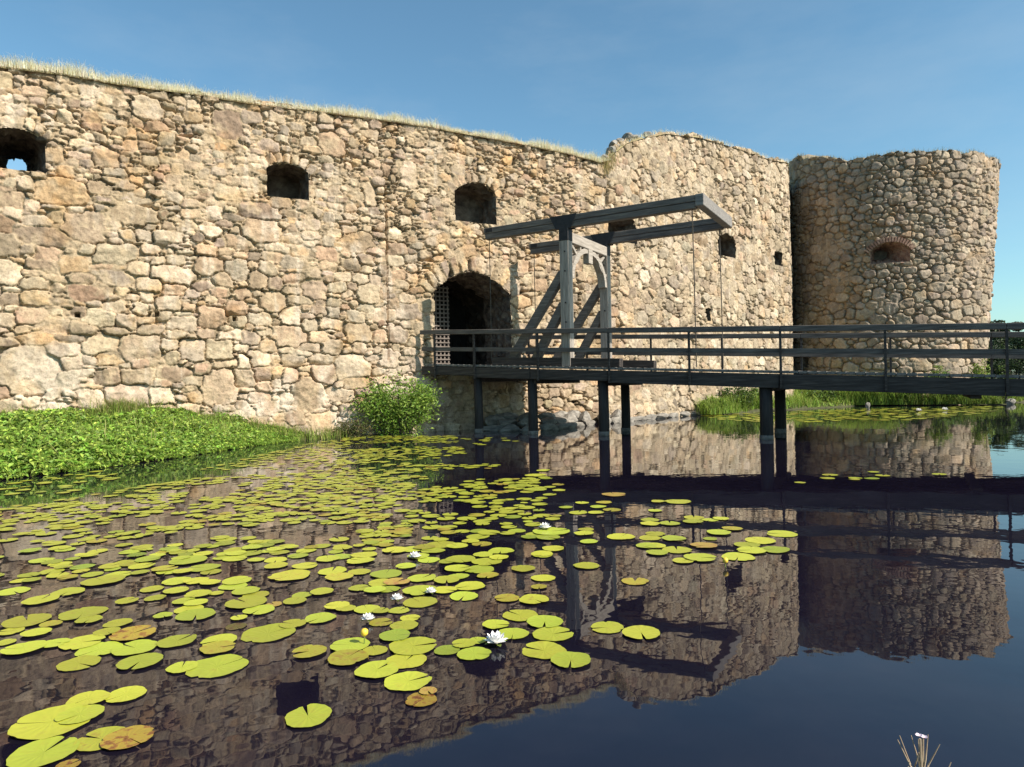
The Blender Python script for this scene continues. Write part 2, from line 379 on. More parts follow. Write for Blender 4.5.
# openings: u0, u1, z0, z1 (crown), rise
OPEN = {'P1': (-14.35, -13.19, 6.95, 7.98, .22), 'P2': (-7.92, -6.74, 7.03, 8.04, .20), 'P3': (-2.02, -.45, 6.92, 8.24, .36),
        'P4': (4.3, 5.94, 6.85, 7.97, .33), 'P5': (11.98, 13.54, 7.12, 8.18, .34), 'P6': (17.12, 17.96, 7.2, 7.9, .04),
        'SLIT': (10.89, 11.25, 4.1, 4.66, .03), 'DOOR': (-2.80, .03, 2.0, 5.25, .72)}
def inside(U, Z, o, grow=0.0):
    u0, u1, z0, z1, r = o
    uc = (u0 + u1) / 2; hw = (u1 - u0) / 2
    t = np.clip(np.abs(U - uc) / hw, 0, 1.2)
    return (np.abs(U - uc) < hw + grow) & (Z > z0 - grow) & (Z < z1 - r * t ** 2 + grow)

W = Stones(WU0, WU1, WZ0, WZ1, RES, 3)
def vous(o, n, a, b, jit=0.1):
    u0, u1, z0, z1, r = o; uc = (u0 + u1) / 2; hw = (u1 - u0) / 2
    R = (hw * hw + r * r) / (2 * r); zc = z1 - R; am = math.asin(min(hw / R, 1)) * 1.12
    for i in range(n):
        t = -am + 2 * am * (i + .5) / n
        W.put(uc + math.sin(t) * (R + b), zc + math.cos(t) * (R + b), a, b * rnd.uniform(1 - jit, 1 + jit), -t, 4.5, 1)
def half_n(o, n): return (o[1] - o[0]) / n / 2 * 0.95
vous(OPEN['DOOR'], 13, 0.115, 0.3); vous(OPEN['P3'], 9, 0.09, 0.17); vous(OPEN['P2'], 7, 0.085, 0.15); vous(OPEN['P1'], 7, 0.085, 0.15)
vous(OPEN['P4'], 9, 0.09, 0.16); vous(OPEN['P5'], 9, 0.085, 0.14)
# a few big blocks that can be recognised low on the near wing
for (u, z, a, b) in ((-13.6, 2.05, .56, .50), (-12.1, 2.72, .36, .24), (-11.2, 2.62, .42, .30), (-13.2, 5.35, .62, .2), (-11.6, 1.4, .5, .25),
                     (-6.9, 1.3, .42, .42), (-9.3, 1.55, .42, .42), (-8.1, 6.55, .5, .2), (-8.1, 7.9 - 1.9, .45, .3), (-4.05, 3.1, .33, .26), (-5.3, 5.9, .42, .28),
                     (-4.9, 7.4, .22, .3), (-3.6, 8.2, .25, .35), (-6.0, 8.8, .35, .3), (-5.5, 2.1, .5, .34), (-7.4, 3.0, .45, .28), (-10.4, 4.6, .5, .22), (-12.9, 7.0 - .45, .5, .28),
                     (-11.9, 7.55, .26, .24), (-10.9, 9.0, .33, .27), (-8.9, 8.9, .36, .36), (-12.4, 5.7, .42, .36), (-11.3, 6.1, .5, .22)):
    W.put(u, z, a, b, rnd.gauss(0, .05), rnd.uniform(2.6, 4.2))
def sc_wall(u, z):
    low = 1.0 - 0.36 * min(max((z - 4.8) / 2.5, 0), 1)
    if u > 3.8: return 0.80 if z > 8.4 else 0.92
    return low * (0.94 if u < -4.3 else 0.80)
TA = [(.23, .30, 1.0, 1.6, .06, 3.0, 7.0, 260), (.16, .22, 1.0, 2.0, .07, 2.8, 7.0, 2000), (.11, .16, 1.1, 2.6, .09, 2.5, 6.0, 9000), (.07, .11, 1.3, 3.6, .10, 2.4, 5.0, 34000), (.042, .07, 1.4, 4.0, .14, 2.2, 4.0, 80000), (.028, .042, 1.0, 3.0, .3, 2.0, 3.0, 60000)]
TB = [(.22, .28, .9, 1.4, .25, 2.1, 3.6, 900), (.15, .21, .9, 1.6, .3, 2.1, 3.6, 5500), (.10, .15, .9, 1.8, .35, 2.0, 3.4, 10000), (.065, .10, .9, 2.0, .4, 2.0, 3.2, 22000), (.04, .065, .9, 2.0, .5, 2.0, 3.0, 34000)]
W.fill(TA, sc_wall, (WU0, 4.6), (WZ0, 10.6)); W.fill(TB, sc_wall, (4.4, WU1), (WZ0, WZ1))
def lime_wall(U, Z):
    l = sstep(-Z, -3.6, -0.6) * sstep(fbm(U * 1.6, Z * .8, 0.9, 201, 4), -0.08, 0.35) * sstep(-U, 0.5, 5.0)
    l2 = sstep(fbm(U, Z, 0.7, 231, 3), 0.33, 0.55) * 0.35
    return np.clip(l * 0.85 + l2, 0, 0.9)
W.finish(PAL_A, MORT, 0.086, 0.009, 0.03, lime_wall, .10, .11, 1.0)
# cooler, paler palette towards the tower
f = sstep(W.U, 3, 8)[..., None]; g_ = W.C.mean(axis=2, keepdims=True)
W.C = W.C * (1 - .35 * f) + (g_ * np.array((1.16, 1.0, .76))) * .35 * f
H = W.H
H -= 0.16 * (np.abs(W.U + 4.37 + .03 * fbm(W.U * 0 + 1, W.Z, .4, 8, 3)) < 0.04) * (W.Z < 7.7) * (W.Z > 2.3)      # upright joint left of the gate
H += -0.07 * sstep(W.U, -4.40, -4.36) * (1 - sstep(W.U, -3.9, -3.2)) * (W.Z < 7.7)
for (hu, hz) in ((-12.6, 3.46), (-10.8, 3.53), (-8.86, 3.47), (-7.0, 3.46)):                # put-log holes
    H -= 0.35 * ((np.abs(W.U - hu) < 0.055) & (np.abs(W.Z - hz) < 0.06))
H += sstep(-W.Z, -1.2, 0.2) * 0.18 * sstep(W.U, 2, 6)                                       # battered foot
Xc, Yc = wall_xy(W.u); nx, ny = wall_n(W.u)
X = Xc[:, None] + nx[:, None] * H; Y = Yc[:, None] + ny[:, None] * H
tz_ = wall_top(W.u) + fbm(W.u, W.u * 0, 0.7, 14, 4) * (0.05 + .16 * sstep(W.u, 4.2, 5) + .30 * np.exp(-((W.u - 5.2) / .8) ** 2))
Zs = WZ0 + (W.Z - WZ0) * 1.0
keep_v = W.Z <= tz_[:, None] + RES
Zs = np.minimum(Zs, tz_[:, None])
idx = np.arange(W.nu * W.nz).reshape(W.nu, W.nz)
uc = (W.U[:-1, :-1] + RES / 2); zc = (W.Z[:-1, :-1] + RES / 2)
kf = zc < tz_[:-1, None]
for o in OPEN.values(): kf &= ~inside(uc, zc, o)
q = np.stack([idx[:-1, :-1], idx[1:, :-1], idx[1:, 1:], idx[:-1, 1:]], -1)[kf]
def compact(V, F, C):
    use = np.unique(F); mp = np.full(len(V), -1); mp[use] = np.arange(len(use)); return V[use], mp[F], C[use]
V = np.stack([X, Y, Zs], -1).reshape(-1, 3); Cc = W.C.reshape(-1, 3)
V, q, Cc = compact(V, q, Cc)
wall = empty('castle_wall', (0, 23.5, 0))
tag(wall, 'long rubble stone castle wall with gun ports and arched gate, running back to the round tower', 'castle wall')
link('stone_face', np_mesh('stone_face', V, q, M_WALL, col=Cc), wall)
del X, Y, Zs, idx, V, Cc

# rough top, back face and end of the wall
TH = 3.0
def wall_strip(name, us, rows, mat, parent):
    """rows: list of (depth behind the face, z function)"""
    V = []; F = []
    for u in us:
        for d, zf in rows: V.append(tuple(wall_pt(u, zf(u), -d)))
    n = len(rows)
    for i in range(len(us) - 1):
        for j in range(n - 1): F.append([i * n + j, (i + 1) * n + j, (i + 1) * n + j + 1, i * n + j + 1])
    return link(name, np_mesh(name, V, F, mat), parent)
us = np.arange(WU0, 25.5, 0.12)
jit = lambda s: (lambda u: float(wall_top(u)) + 0.09 * float(fbm(u, s, .5, 4, 2)))
fall = lambda u, d: -.62 * d * math.exp(-((u - 5.6) / 1.9) ** 2)
wall_strip('turf_top', us, [(-.02, lambda u: float(wall_top(u)) - .12), (.12, lambda u: jit(1)(u) - .05), (.6, lambda u: jit(2)(u) + .06 + fall(u, .6)), (1.4, lambda u: jit(3)(u) + .1 + fall(u, 1.4)), (2.4, lambda u: jit(4)(u) + .05 + fall(u, 2.4)), (TH, lambda u: jit(5)(u) + fall(u, 3))], M_TURF, wall)
ub = list(np.arange(WU0, -14.40, .5)) + [-14.40, -13.85] + list(np.arange(-13.4, -3.1, .5)) + [-2.95, .15] + list(np.arange(.5, 25.5, .5))
V = []; F = []
for u in ub:
    for z in (WZ0, 7.6, 8.12, None): V.append(tuple(wall_pt(u, float(wall_top(u)) + fall(u, 3) if z is None else z, -TH)))
for i in range(len(ub) - 1):
    for j in range(3):
        if (ub[i] == -14.40 and j == 1) or (ub[i] == -2.95 and j == 0): continue
        F.append([i * 4 + j, (i + 1) * 4 + j, (i + 1) * 4 + j + 1, i * 4 + j + 1])
link('rear_face', np_mesh('rear_face', V, F, M_BACKING, smooth=False), wall)
e = [tuple(wall_pt(WU0, z, -d)) for d, z in ((0, WZ0), (TH, WZ0), (TH, float(wall_top(WU0))), (0, float(wall_top(WU0))))]
link('end_face', np_mesh('end_face', e, [[0, 1, 2, 3]], M_BACKING, smooth=False), wall)

def outline(o, n=10, grow=0.03):
    u0, u1, z0, z1, r = o; uc = (u0 + u1) / 2; hw = (u1 - u0) / 2 + grow
    pts = []
    nb = max(4, int(2 * hw / .14)); ns = max(4, int((z1 - r - z0) / .14)); nt_ = max(6, int(2 * hw / .12))
    for i in range(nb): pts.append((uc - hw + 2 * hw * i / nb, z0 - grow))
    for i in range(ns): pts.append((uc + hw, z0 - grow + (z1 - r - z0 + grow * 2) * i / ns))
    for i in range(nt_):
        t = 1 - 2 * i / nt_; pts.append((uc + hw * t, z1 - r * t * t + grow))
    for i in range(ns): pts.append((uc - hw, z1 - r + grow - (z1 - r - z0 + grow * 2) * i / ns))
    return pts
def surf_h(F, u, z):
    i = min(max(int((u - F.u0) / F.res), 1), F.nu - 2); j = min(max(int((z - F.z0) / F.res), 1), F.nz - 2)
    return float(F.H[i - 1:i + 2, j - 1:j + 2].max())
def lining(name, o, depth, shrink=1.0, target=None, cap=True, parent=None, nd=None, rough=0.035, mat=None, ptfun=wall_pt, start=-0.05, field=None, follow=True):
    field = field or W
    pts = outline(o); n = len(pts); nd = nd or max(4, int(depth / .14))
    tu = target[0] if target else (o[0] + o[1]) / 2; tz = target[1] if target else (o[2] + (o[3] - o[2]) * .45)
    cu = (o[0] + o[1]) / 2; czz = o[2] + (o[3] - o[2]) * .45
    V = []; F = []
    for k in range(nd + 1):
        t = k / nd; s = 1 + (shrink - 1) * t; c_u = cu + (tu - cu) * t; c_z = czz + (tz - czz) * t
        for (pu, pz) in pts:
            rr = rough if 0 < k else 0
            V.append(tuple(ptfun(c_u + (pu - cu) * s + rnd.gauss(0, rr), c_z + (pz - czz) * s + rnd.gauss(0, rr), (start - t * depth) if k or not follow else surf_h(field, pu, pz) - .01)))
    for k in range(nd):
        for j in range(n):
            F.append([k * n + j, (k + 1) * n + j, (k + 1) * n + (j + 1) % n, k * n + (j + 1) % n])
    if cap: F.append([nd * n + j for j in range(n)])
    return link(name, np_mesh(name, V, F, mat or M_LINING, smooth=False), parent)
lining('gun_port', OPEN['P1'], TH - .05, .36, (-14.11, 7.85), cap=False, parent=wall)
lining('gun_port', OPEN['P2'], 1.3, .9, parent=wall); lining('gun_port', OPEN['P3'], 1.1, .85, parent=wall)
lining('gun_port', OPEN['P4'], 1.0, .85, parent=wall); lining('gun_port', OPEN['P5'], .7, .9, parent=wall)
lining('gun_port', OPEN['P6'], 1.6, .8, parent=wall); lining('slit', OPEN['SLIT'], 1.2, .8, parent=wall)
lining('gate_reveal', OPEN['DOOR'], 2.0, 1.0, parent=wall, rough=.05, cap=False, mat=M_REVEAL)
do_ = OPEN['DOOR']; lining('gate_passage', (do_[0] - .1, do_[1] + .1, do_[2] - .1, do_[3] + .1, do_[4]), 2.7, .86, parent=wall, rough=.045, mat=M_PASSAGE_SHADE, start=-1.9, follow=False)
dm = MB()  # boards added to close the passage with a dark end
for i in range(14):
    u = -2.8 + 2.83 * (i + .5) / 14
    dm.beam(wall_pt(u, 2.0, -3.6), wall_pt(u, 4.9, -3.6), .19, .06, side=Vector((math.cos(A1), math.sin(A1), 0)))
dm.build('dark_end_boards', M_DARK_END, wall)

# lattice leaf standing in the gate passage
lat = empty('lattice_gate', wall_pt(-1.9, 2.2, -1.6)); tag(lat, 'pale wooden lattice gate leaf standing inside the left of the arched gateway', 'gate')
lb = MB(); wdir = Vector((math.cos(A1), math.sin(A1), 0)); wnrm = Vector((math.sin(A1), -math.cos(A1), 0))
for i in range(8): lb.beam(wall_pt(-2.62 + .15 * i, 2.2, -1.75), wall_pt(-2.62 + .15 * i, 5.0, -1.75), .05, .03, side=wdir)
lb.build('upright_bars', M_LATTICE, lat)
lb = MB()
for i in range(19): lb.beam(wall_pt(-2.70, 2.25 + .148 * i, -1.715), wall_pt(-1.53, 2.25 + .148 * i, -1.715), .05, .03, side=Vector((0, 0, 1)))
lb.build('cross_bars', M_LATTICE, lat)

# ------------------------------------------------------------------ round tower
TC = np.array([21.6, 39.87]); TR = 4.95; PHI0 = math.radians(241.5)
def t_r(phi, z): return TR + 0.075 * np.clip(z - 1, 0, 20) * np.clip((phi - PHI0 - .35) / 1.2, 0, 1) ** 1.0
def tower_pt(u, z, h=0.0):
    phi = PHI0 + u / TR; r = float(t_r(phi, z)) + h
    return Vector((TC[0] + r * math.cos(phi), TC[1] + r * math.sin(phi), z))
TOWTOP = 12.95
T = Stones(-10.4, 10.4, -.3, 15.0, 0.031, 31)
def proj_px(P):
    x = FPX * P[0] / P[1]; y = -FPX * (P[2] - EYE) / P[1]; return 512 + CR * x + SR * y, 383.5 + CY - SR * x + CR * y
TP = (-.35, 2.3 - .35, 8.3, 9.45, .4)
def find_tower(px, py):                      # where the sight line meets the tower: used once to place its openings
    r = ray(px, py); best = None
    for d in np.arange(30, 42, .02):
        P = np.array([0, 0, EYE]) + r * d; v = P[:2] - TC; phi = math.atan2(v[1], v[0]) % (2 * math.pi)
        if math.hypot(*v) <= t_r(phi, P[2]): return (phi - PHI0) * TR, P[2]
    return 0, 0
a_ = find_tower(870, 254); b_ = find_tower(910, 254); c_ = find_tower(890, 263); d_ = find_tower(890, 242)
TPORT = (a_[0], b_[0], c_[1], d_[1], .42)
h_ = find_tower(804, 361); THOLE = (h_[0] - .28, h_[0] + .28, h_[1] - .36, h_[1] + .36, .2)
def sc_tow(u, z): return 1.12 if (z < 6.0) else (1.0 if u < -2.2 else (.78 if z < 12.4 else .9))
TT = [(.21, .27, 1.0, 1.6, .2, 2.1, 3.0, 800), (.15, .21, 1.0, 1.8, .25, 2.1, 3.2, 4500), (.10, .15, 1.0, 2.1, .25, 2.0, 3.2, 10000), (.07, .10, 1.0, 2.3, .3, 2.0, 3.2, 16000), (.045, .07, 1., 2.2, .4, 2, 3, 18000)]
T.fill(TT, sc_tow, (-10.4, 10.4), (-.3, 15.0))
T.finish(PAL_T, (.37, .31, .22), 0.13, 0.012, 0.25, None, .27, .05, .6)
HT = T.H
tt = TOWTOP + fbm(T.u, T.u * 0 + 3, .55, 15, 3) * .22 - .1 * sstep(T.u, 3.2, 5) + 1.35 * sstep(-T.u, .6, 5.6)
phi = PHI0 + T.U / TR; rr = t_r(phi, T.Z) + HT
X = TC[0] + rr * np.cos(phi); Y = TC[1] + rr * np.sin(phi); Zs = np.minimum(T.Z, tt[:, None])
idx = np.arange(T.nu * T.nz).reshape(T.nu, T.nz)
uc = T.U[:-1, :-1] + .0155; zc = T.Z[:-1, :-1] + .0155
kf = (zc < tt[:-1, None]) & ~inside(uc, zc, TPORT) & ~inside(uc, zc, THOLE)
q = np.stack([idx[:-1, :-1], idx[1:, :-1], idx[1:, 1:], idx[:-1, 1:]], -1)[kf]
V, q, Cc = compact(np.stack([X, Y, Zs], -1).reshape(-1, 3), q, T.C.reshape(-1, 3))
tower = empty('round_tower', (TC[0], TC[1], 0)); tag(tower, 'round cobbled stone tower at the right end of the castle wall', 'tower')
link('stone_face', np_mesh('stone_face', V, q, M_WALL, col=Cc), tower)
# rim, inner face, rear (with a window opposite the gun port)
r_ = ray(877, 255); best = None
for d in np.arange(36, 52, .02):
    P = np.array([0, 0, EYE]) + r_ * d
    if math.hypot(*(P[:2] - TC)) < TR - .7: best = P
PHX = math.atan2(best[1] - TC[1], best[0] - TC[0]); ZX = best[2]
V = []; F = []; nseg = 96
for i in range(nseg):
    ph = PHI0 - math.pi + 2 * math.pi * i / nseg; u = (ph - PHI0) * TR
    zt = float(np.interp(u, T.u, tt)); ro = float(t_r(ph, zt)) - .03
    back = abs(ph - PHI0) > 2.08; ou = ro if back else ro - .3
    for (r, z) in ((ou, WZ0), (ou, ZX - .6), (ou, ZX + .8), (ou, zt - .1), (ro - .03, zt - .06), (ro - .5, zt + rnd.uniform(0, .12)), (ro - 1.3, zt + rnd.uniform(-.1, .1)), (ro - 1.4, ZX + .8), (ro - 1.4, ZX - .6), (ro - 1.4, WZ0)):
        V.append((TC[0] + r * math.cos(ph), TC[1] + r * math.sin(ph), z))
for i in range(nseg):
    ph = PHI0 - math.pi + 2 * math.pi * (i + .5) / nseg
    win = abs((ph - PHX + math.pi) % (2 * math.pi) - math.pi) < .16
    for j in range(9):
        if j < 3 and abs(ph - PHI0) < 2.05: continue
        if j == 7 and abs(ph - PHI0) < .5: continue
        if win and j in (1, 7): continue
        F.append([i * 10 + j, ((i + 1) % nseg) * 10 + j, ((i + 1) % nseg) * 10 + j + 1, i * 10 + j + 1])
link('rim_and_core', np_mesh('rim_and_core', V, F, M_BACKING, smooth=False), tower)
lp = lining('gun_port', TPORT, 1.7, .32, (TPORT[0] + .38, TPORT[2] + .72), parent=tower, ptfun=tower_pt, cap=False, mat=M_BRICK, field=T)
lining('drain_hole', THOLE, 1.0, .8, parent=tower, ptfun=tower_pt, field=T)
ab = MB(); u0, u1, z0, z1, r = TPORT; uc_ = (u0 + u1) / 2; hw = (u1 - u0) / 2; R_ = (hw * hw + r * r) / (2 * r); zc_ = z1 - R_; am = math.asin(hw / R_) * 1.1
for i in range(19):
    t = -am + 2 * am * (i + .5) / 19; rr_ = R_ + .14
    c = tower_pt(uc_ + math.sin(t) * rr_, zc_ + math.cos(t) * rr_, .0); tg = tower_pt(uc_ + math.sin(t) * rr_ + .1, zc_ + math.cos(t) * rr_, .0) - c
    nr = Vector((c.x - TC[0], c.y - TC[1], 0)).normalized(); tg.normalize()
    up = (Vector((0, 0, 1)) * math.cos(t) + tg * math.sin(t)).normalized()
    ab.box(c, nr, .06, .045, .13, ay=up.cross(nr).normalized())
ab.build('brick_arch', M_BRICK, lp)

# ------------------------------------------------------------------ footbridge
B0 = Vector((-1.1023, 20.7738, 0)); bd = Vector((math.cos(BA), math.sin(BA), 0)); bn = Vector((-bd.y, bd.x, 0)); UP = Vector((0, 0, 1))
BW = 3.3
def dz(t): return 2.085 - 0.04853 * t
def bp(t, o, z=0.0): return B0 + bd * t + bn * o + UP * (dz(t) + z)
T0N, T0F, T1 = -2.06, -.2, 23.0
def t_start(o): return T0N + (T0F - T0N) * o / BW
bridge = empty('footbridge', tuple(B0)); tag(bridge, 'long dark timber footbridge with railings crossing the moat to the arched gate', 'footbridge')
pl = MB(); t = T0N
while t < T1:
    o0 = 0.0 if t > T0F else max(0, 0)
    o1 = BW if t > T0F else BW * (t - T0N) / (T0F - T0N)
    if o1 > .25: pl.beam(bp(t + .1, o0 - rnd.uniform(.0, .03), -.03), bp(t + .1, o1 + rnd.uniform(0, .02), -.03), .188, .06, side=bd)
    t += .2
pl.build('deck', W_DECK, bridge)
for (a, b_, top, dep) in ((T0N + .03, -.02, -.075, .26), (.0, 1.9, -.085, .30), (1.92, 4.32, -.09, .29), (4.34, 8.7, -.08, .34), (8.72, 13.1, -.08, .36), (13.12, 17.5, -.08, .36), (17.52, T1, -.08, .36)):
    MB().beam(bp(a, .02, top - dep / 2), bp(b_, .02, top - dep / 2), .11, dep, side=bn).build('fascia_beam', W_DARK, bridge)
MB().beam(bp(T0F + .1, BW - .02, -.25), bp(T1, BW - .02, -.25), .11, .32, side=bn).build('fascia_beam', W_DARK, bridge)
for o in (.65, 1.35, 2.05, 2.7): MB().beam(bp(t_start(o) + .1, o, -.22), bp(T1, o, -.22), .16, .26, side=bn).build('stringer', W_DARK, bridge)
L = 2.1882
for side, o in (('n', -.055), ('f', BW + .055)):
    rail_off = o + (.03 if side == 'n' else -.03)
    ks = ([-.68] if side == 'n' else []) + list(range(0, 11))
    for k in ks:
        p = MB().beam(bp(k * L, o, -.42), bp(k * L, o, 1.0), .052, .06, side=bd)
        p.build('rail_post', W_DARK, bridge)
    ts = t_start(0) + .02 if side == 'n' else T0F + .1
    cuts = [ts] + [k * L for k in (2, 4, 6, 8, 10)] + [T1]
    for a, b_ in zip(cuts[:-1], cuts[1:]):
        MB().beam(bp(a + .004, rail_off, 1.0), bp(b_ - .004, rail_off, 1.0), .13, .135, side=bn).build('top_rail', W_RAIL, bridge)
        MB().beam(bp(a + .004, rail_off + (.03 if side == 'n' else -.03), .47), bp(b_ - .004, rail_off + (.03 if side == 'n' else -.03), .47), .05, .12, side=bn).build('middle_rail', W_RAIL, bridge)
for (t, o, w) in ((-.05, .2, .27), (1.85, .2, .29), (4.08, .2, .29), (8.35, .2, .31), (3.98, 2.1, .27), (8.33, 2.3, .29), (17.0, .2, .31), (17.0, 2.3, .29)):
    p = bp(t, o, -.1); pb = Vector((p.x, p.y, -1.0))
    pile = MB().tube([pb, Vector((p.x + .01, p.y, .6)), p - UP * .25], [w / 2 * 1.04, w / 2, w / 2 * .97], 12).build('pile', W_PILE, bridge, smooth=True)
    MB().tube([Vector((p.x, p.y, -.05)), Vector((p.x, p.y, rnd.uniform(.09, .16)))], w / 2 * 1.07, 12).build('silt_band', M_STAIN, pile, smooth=True)
for t in (-.05, 1.9, 4.05, 8.35, 12.6, 17.0):
    MB().beam(bp(t, .12, -.44), bp(t, BW - .12, -.44), .2, .16, side=bd).build('cross_bearer', W_DARK, bridge)

# ------------------------------------------------------------------ drawbridge frame on the footbridge
TG, OG, WG = 2.99, .28, 2.82; ZB = 6.05      # frame position, near post offset, spacing, beam axis height
def gp(t, o, z): return Vector((B0.x, B0.y, 0)) + bd * t + bn * o + UP * z
gate = empty('drawbridge_frame', tuple(gp(TG, OG + WG / 2, dz(TG)))); tag(gate, 'tall timber drawbridge frame with two long lifting beams standing on the footbridge', 'drawbridge')
for o in (OG, OG + WG):
    zb = dz(TG) + .006
    post = MB().beam(gp(TG, o, zb), gp(TG, o, 5.86), .29, .27, side=bd).build('post', W_UP, gate)
    for bz in (3.2, 3.75, 4.65, 5.2):
        p0 = gp(TG + .03, o - .135, bz); MB().tube([p0, p0 - bn * .022], .024, 8).build('bolt', M_IRON, post)
    MB().beam(gp(TG, o, 5.5), gp(TG, o, 5.90), .305, .285, side=bd).build('iron_shoe', M_IRON, post)
    for (ta, za, tb, zb2) in ((TG - .1, 4.62, 1.15, dz(1.2) + .2), (TG - .1, 3.72, 1.95, dz(2) + .2)):
        MB().beam(gp(ta, o + .01, za), gp(tb, o + .01, zb2), .22, .24, side=bn).build('brace', W_BEAM, gate)
    MB().beam(gp(.5, o + .005, dz(.5) + .13), gp(4.6, o + .005, dz(4.6) + .13), .25, .24, side=bn).build('sill_beam', W_DARK, gate)
    beam = MB().beam(gp(.30, o, ZB + .085), gp(6.74, o, ZB + .085), .24, .165, side=bn).beam(gp(.33, o, ZB - .09), gp(6.73, o, ZB - .09), .215, .165, side=bn).build('lifting_beam', W_BEAM, gate)
    br = MB()
    for s in (-1, 1):
        n0 = len(br.v)
        for th in (.121, .14):
            for (dt, dzv) in ((-.42, .178), (.42, .178), (.24, -.2), (-.24, -.2)): br.v.append(gp(TG + dt, o + s * th, ZB + dzv))
        br.f += [[n0 + 4, n0 + 5, n0 + 6, n0 + 7], [n0 + 3, n0 + 2, n0 + 1, n0]] + [[n0 + i, n0 + (i + 1) % 4, n0 + 4 + (i + 1) % 4, n0 + 4 + i] for i in range(4)]
    br.build('pivot_plate', M_IRON, beam)
    MB().beam(gp(.36, o, ZB + .09), gp(.62, o, ZB + .09), .255, .13, side=bn).build('end_strap', M_IRON, beam)
    MB().tube([gp(.42, o, ZB - .1), gp(.415, o + .01, 4.4), gp(.41, o, dz(.4) + .05)], .013, 6).build('lifting_chain', M_ROPE, gate)
    MB().tube([gp(6.62, o, ZB - .1), gp(6.64, o, 4.2), gp(6.65, o + .01, dz(6.7) + .05)], .014, 6).build('pull_rope', M_ROPE, gate)
MB().beam(gp(6.85, OG - .14, ZB + .02), gp(6.85, OG + WG + .14, ZB + .02), .22, .31, side=bd).build('counterweight_beam', W_GATE, gate)
MB().beam(gp(TG + .03, OG + .15, 5.62), gp(TG + .03, OG + WG - .15, 5.62), .24, .30, side=bd).build('head_beam', W_PALE, gate)
def arch_rib(name, rx, rz, zc, w, dpt, a0, a1, mat, toff=0.0, cx=0.0):
    m = MB(); pts = []
    n = 16
    V = []; F = []
    for i in range(n + 1):
        a = a0 + (a1 - a0) * i / n
        for (dr, tt_) in ((-w / 2, -dpt / 2), (w / 2, -dpt / 2), (w / 2, dpt / 2), (-w / 2, dpt / 2)):
            V.append(tuple(gp(TG + toff + tt_, OG + WG / 2 + cx + math.cos(a) * (rx + dr), zc + math.sin(a) * (rz + dr))))
    for i in range(n):
        for j in range(4): F.append([i * 4 + j, i * 4 + (j + 1) % 4, (i + 1) * 4 + (j + 1) % 4, (i + 1) * 4 + j])
    F += [[0, 3, 2, 1], [n * 4, n * 4 + 1, n * 4 + 2, n * 4 + 3]]
    return link(name, np_mesh(name, V, F, mat, smooth=False), gate)
arch_rib('arch_brace', 1.20, .95, 4.48, .15, .24, 0.0, math.pi / 2 + .002, W_PALE)
arch_rib('arch_brace', 1.20, .95, 4.48, .15, .24, math.pi / 2 + .006, math.pi, W_PALE)
for s in (-1, 1):
    arch_rib('tracery_rib', .70, .62, 5.48, .07, .10, math.pi if s > 0 else -math.pi * .5, math.pi * 1.5 if s > 0 else 0, W_PALE, .06, s * WG * .47 * 1)
    MB().beam(gp(TG + .05, OG + WG / 2 + s * .75, 5.15), gp(TG + .05, OG + WG / 2 + s * 1.22, 5.48), .08, .09, side=bd).build('tracery_rib', W_PALE, gate)
MB().beam(gp(TG + .05, OG + WG / 2, 5.05), gp(TG + .05, OG + WG / 2, 5.5), .2, .28, side=bd).build('pendant', W_PALE, gate)

# ------------------------------------------------------------------ leaves and blades
def leaf_mesh(name, P, Nn, size, aspect, cols, mat, seed, fold=.25):
    """one diamond leaf (two triangles folded along the midrib) at each P, with normal about Nn"""
    rg = np.random.default_rng(seed); n = len(P)
    Nn = Nn / np.linalg.norm(Nn, axis=1, keepdims=True)
    r = rg.normal(size=(n, 3)); t = np.cross(Nn, r); t /= np.linalg.norm(t, axis=1, keepdims=True); b = np.cross(Nn, t)
    s = np.asarray(size).reshape(-1, 1) * np.ones((n, 1)); w = s * aspect
    v0 = P - t * s * .5; v1 = P + b * w * .5 + Nn * w * fold; v2 = P + t * s * .5 - Nn * s * .12; v3 = P - b * w * .5 + Nn * w * fold
    V = np.stack([v0, v1, v2, v3], 1).reshape(-1, 3); i = np.arange(n) * 4
    F = np.concatenate([np.stack([i, i + 1, i + 2], 1), np.stack([i, i + 2, i + 3], 1)])
    return np_mesh(name, V, F, mat, smooth=False, col=np.repeat(cols, 4, 0))
def leaf_cols(n, base, var, seed, alt=None, altp=.2):
    rg = np.random.default_rng(seed); c = np.array(base)[None] * rg.lognormal(0, var, (n, 1)) * rg.normal(1, .06, (n, 3))
    if alt is not None:
        m = rg.random(n) < altp; c[m] = np.array(alt)[None] * rg.lognormal(0, var, (m.sum(), 1))
    return np.clip(c, .005, .8)
def blades(name, P, h, lean, w, cols, mat, seed):
    """curved grass blades: three-section strips"""
    rg = np.random.default_rng(seed); n = len(P); a = rg.uniform(0, 2 * np.pi, n)
    d = np.stack([np.cos(a), np.sin(a), 0 * a], 1); sd = np.stack([-np.sin(a), np.cos(a), 0 * a], 1)
    h = np.asarray(h).reshape(-1, 1); lean = np.asarray(lean).reshape(-1, 1) * np.ones((n, 1)); up = np.array([[0, 0, 1.]])
    rows = []
    for t in (0, .45, .8): 
        c = P + up * h * t + d * h * lean * t ** 2; ww = w * (1 - t * .75)
        rows += [c - sd * ww / 2, c + sd * ww / 2]
    rows.append(P + up * h * (1 - .3 * lean) + d * h * lean * 1.15)
    V = np.stack(rows, 1).reshape(-1, 3); i = np.arange(n) * 7
    F = np.concatenate([np.stack(x, 1) for x in ((i, i + 1, i + 3), (i, i + 3, i + 2), (i + 2, i + 3, i + 5), (i + 2, i + 5, i + 4), (i + 4, i + 5, i + 6))])
    return np_mesh(name, V, F, mat, smooth=False, col=np.repeat(cols, 7, 0))

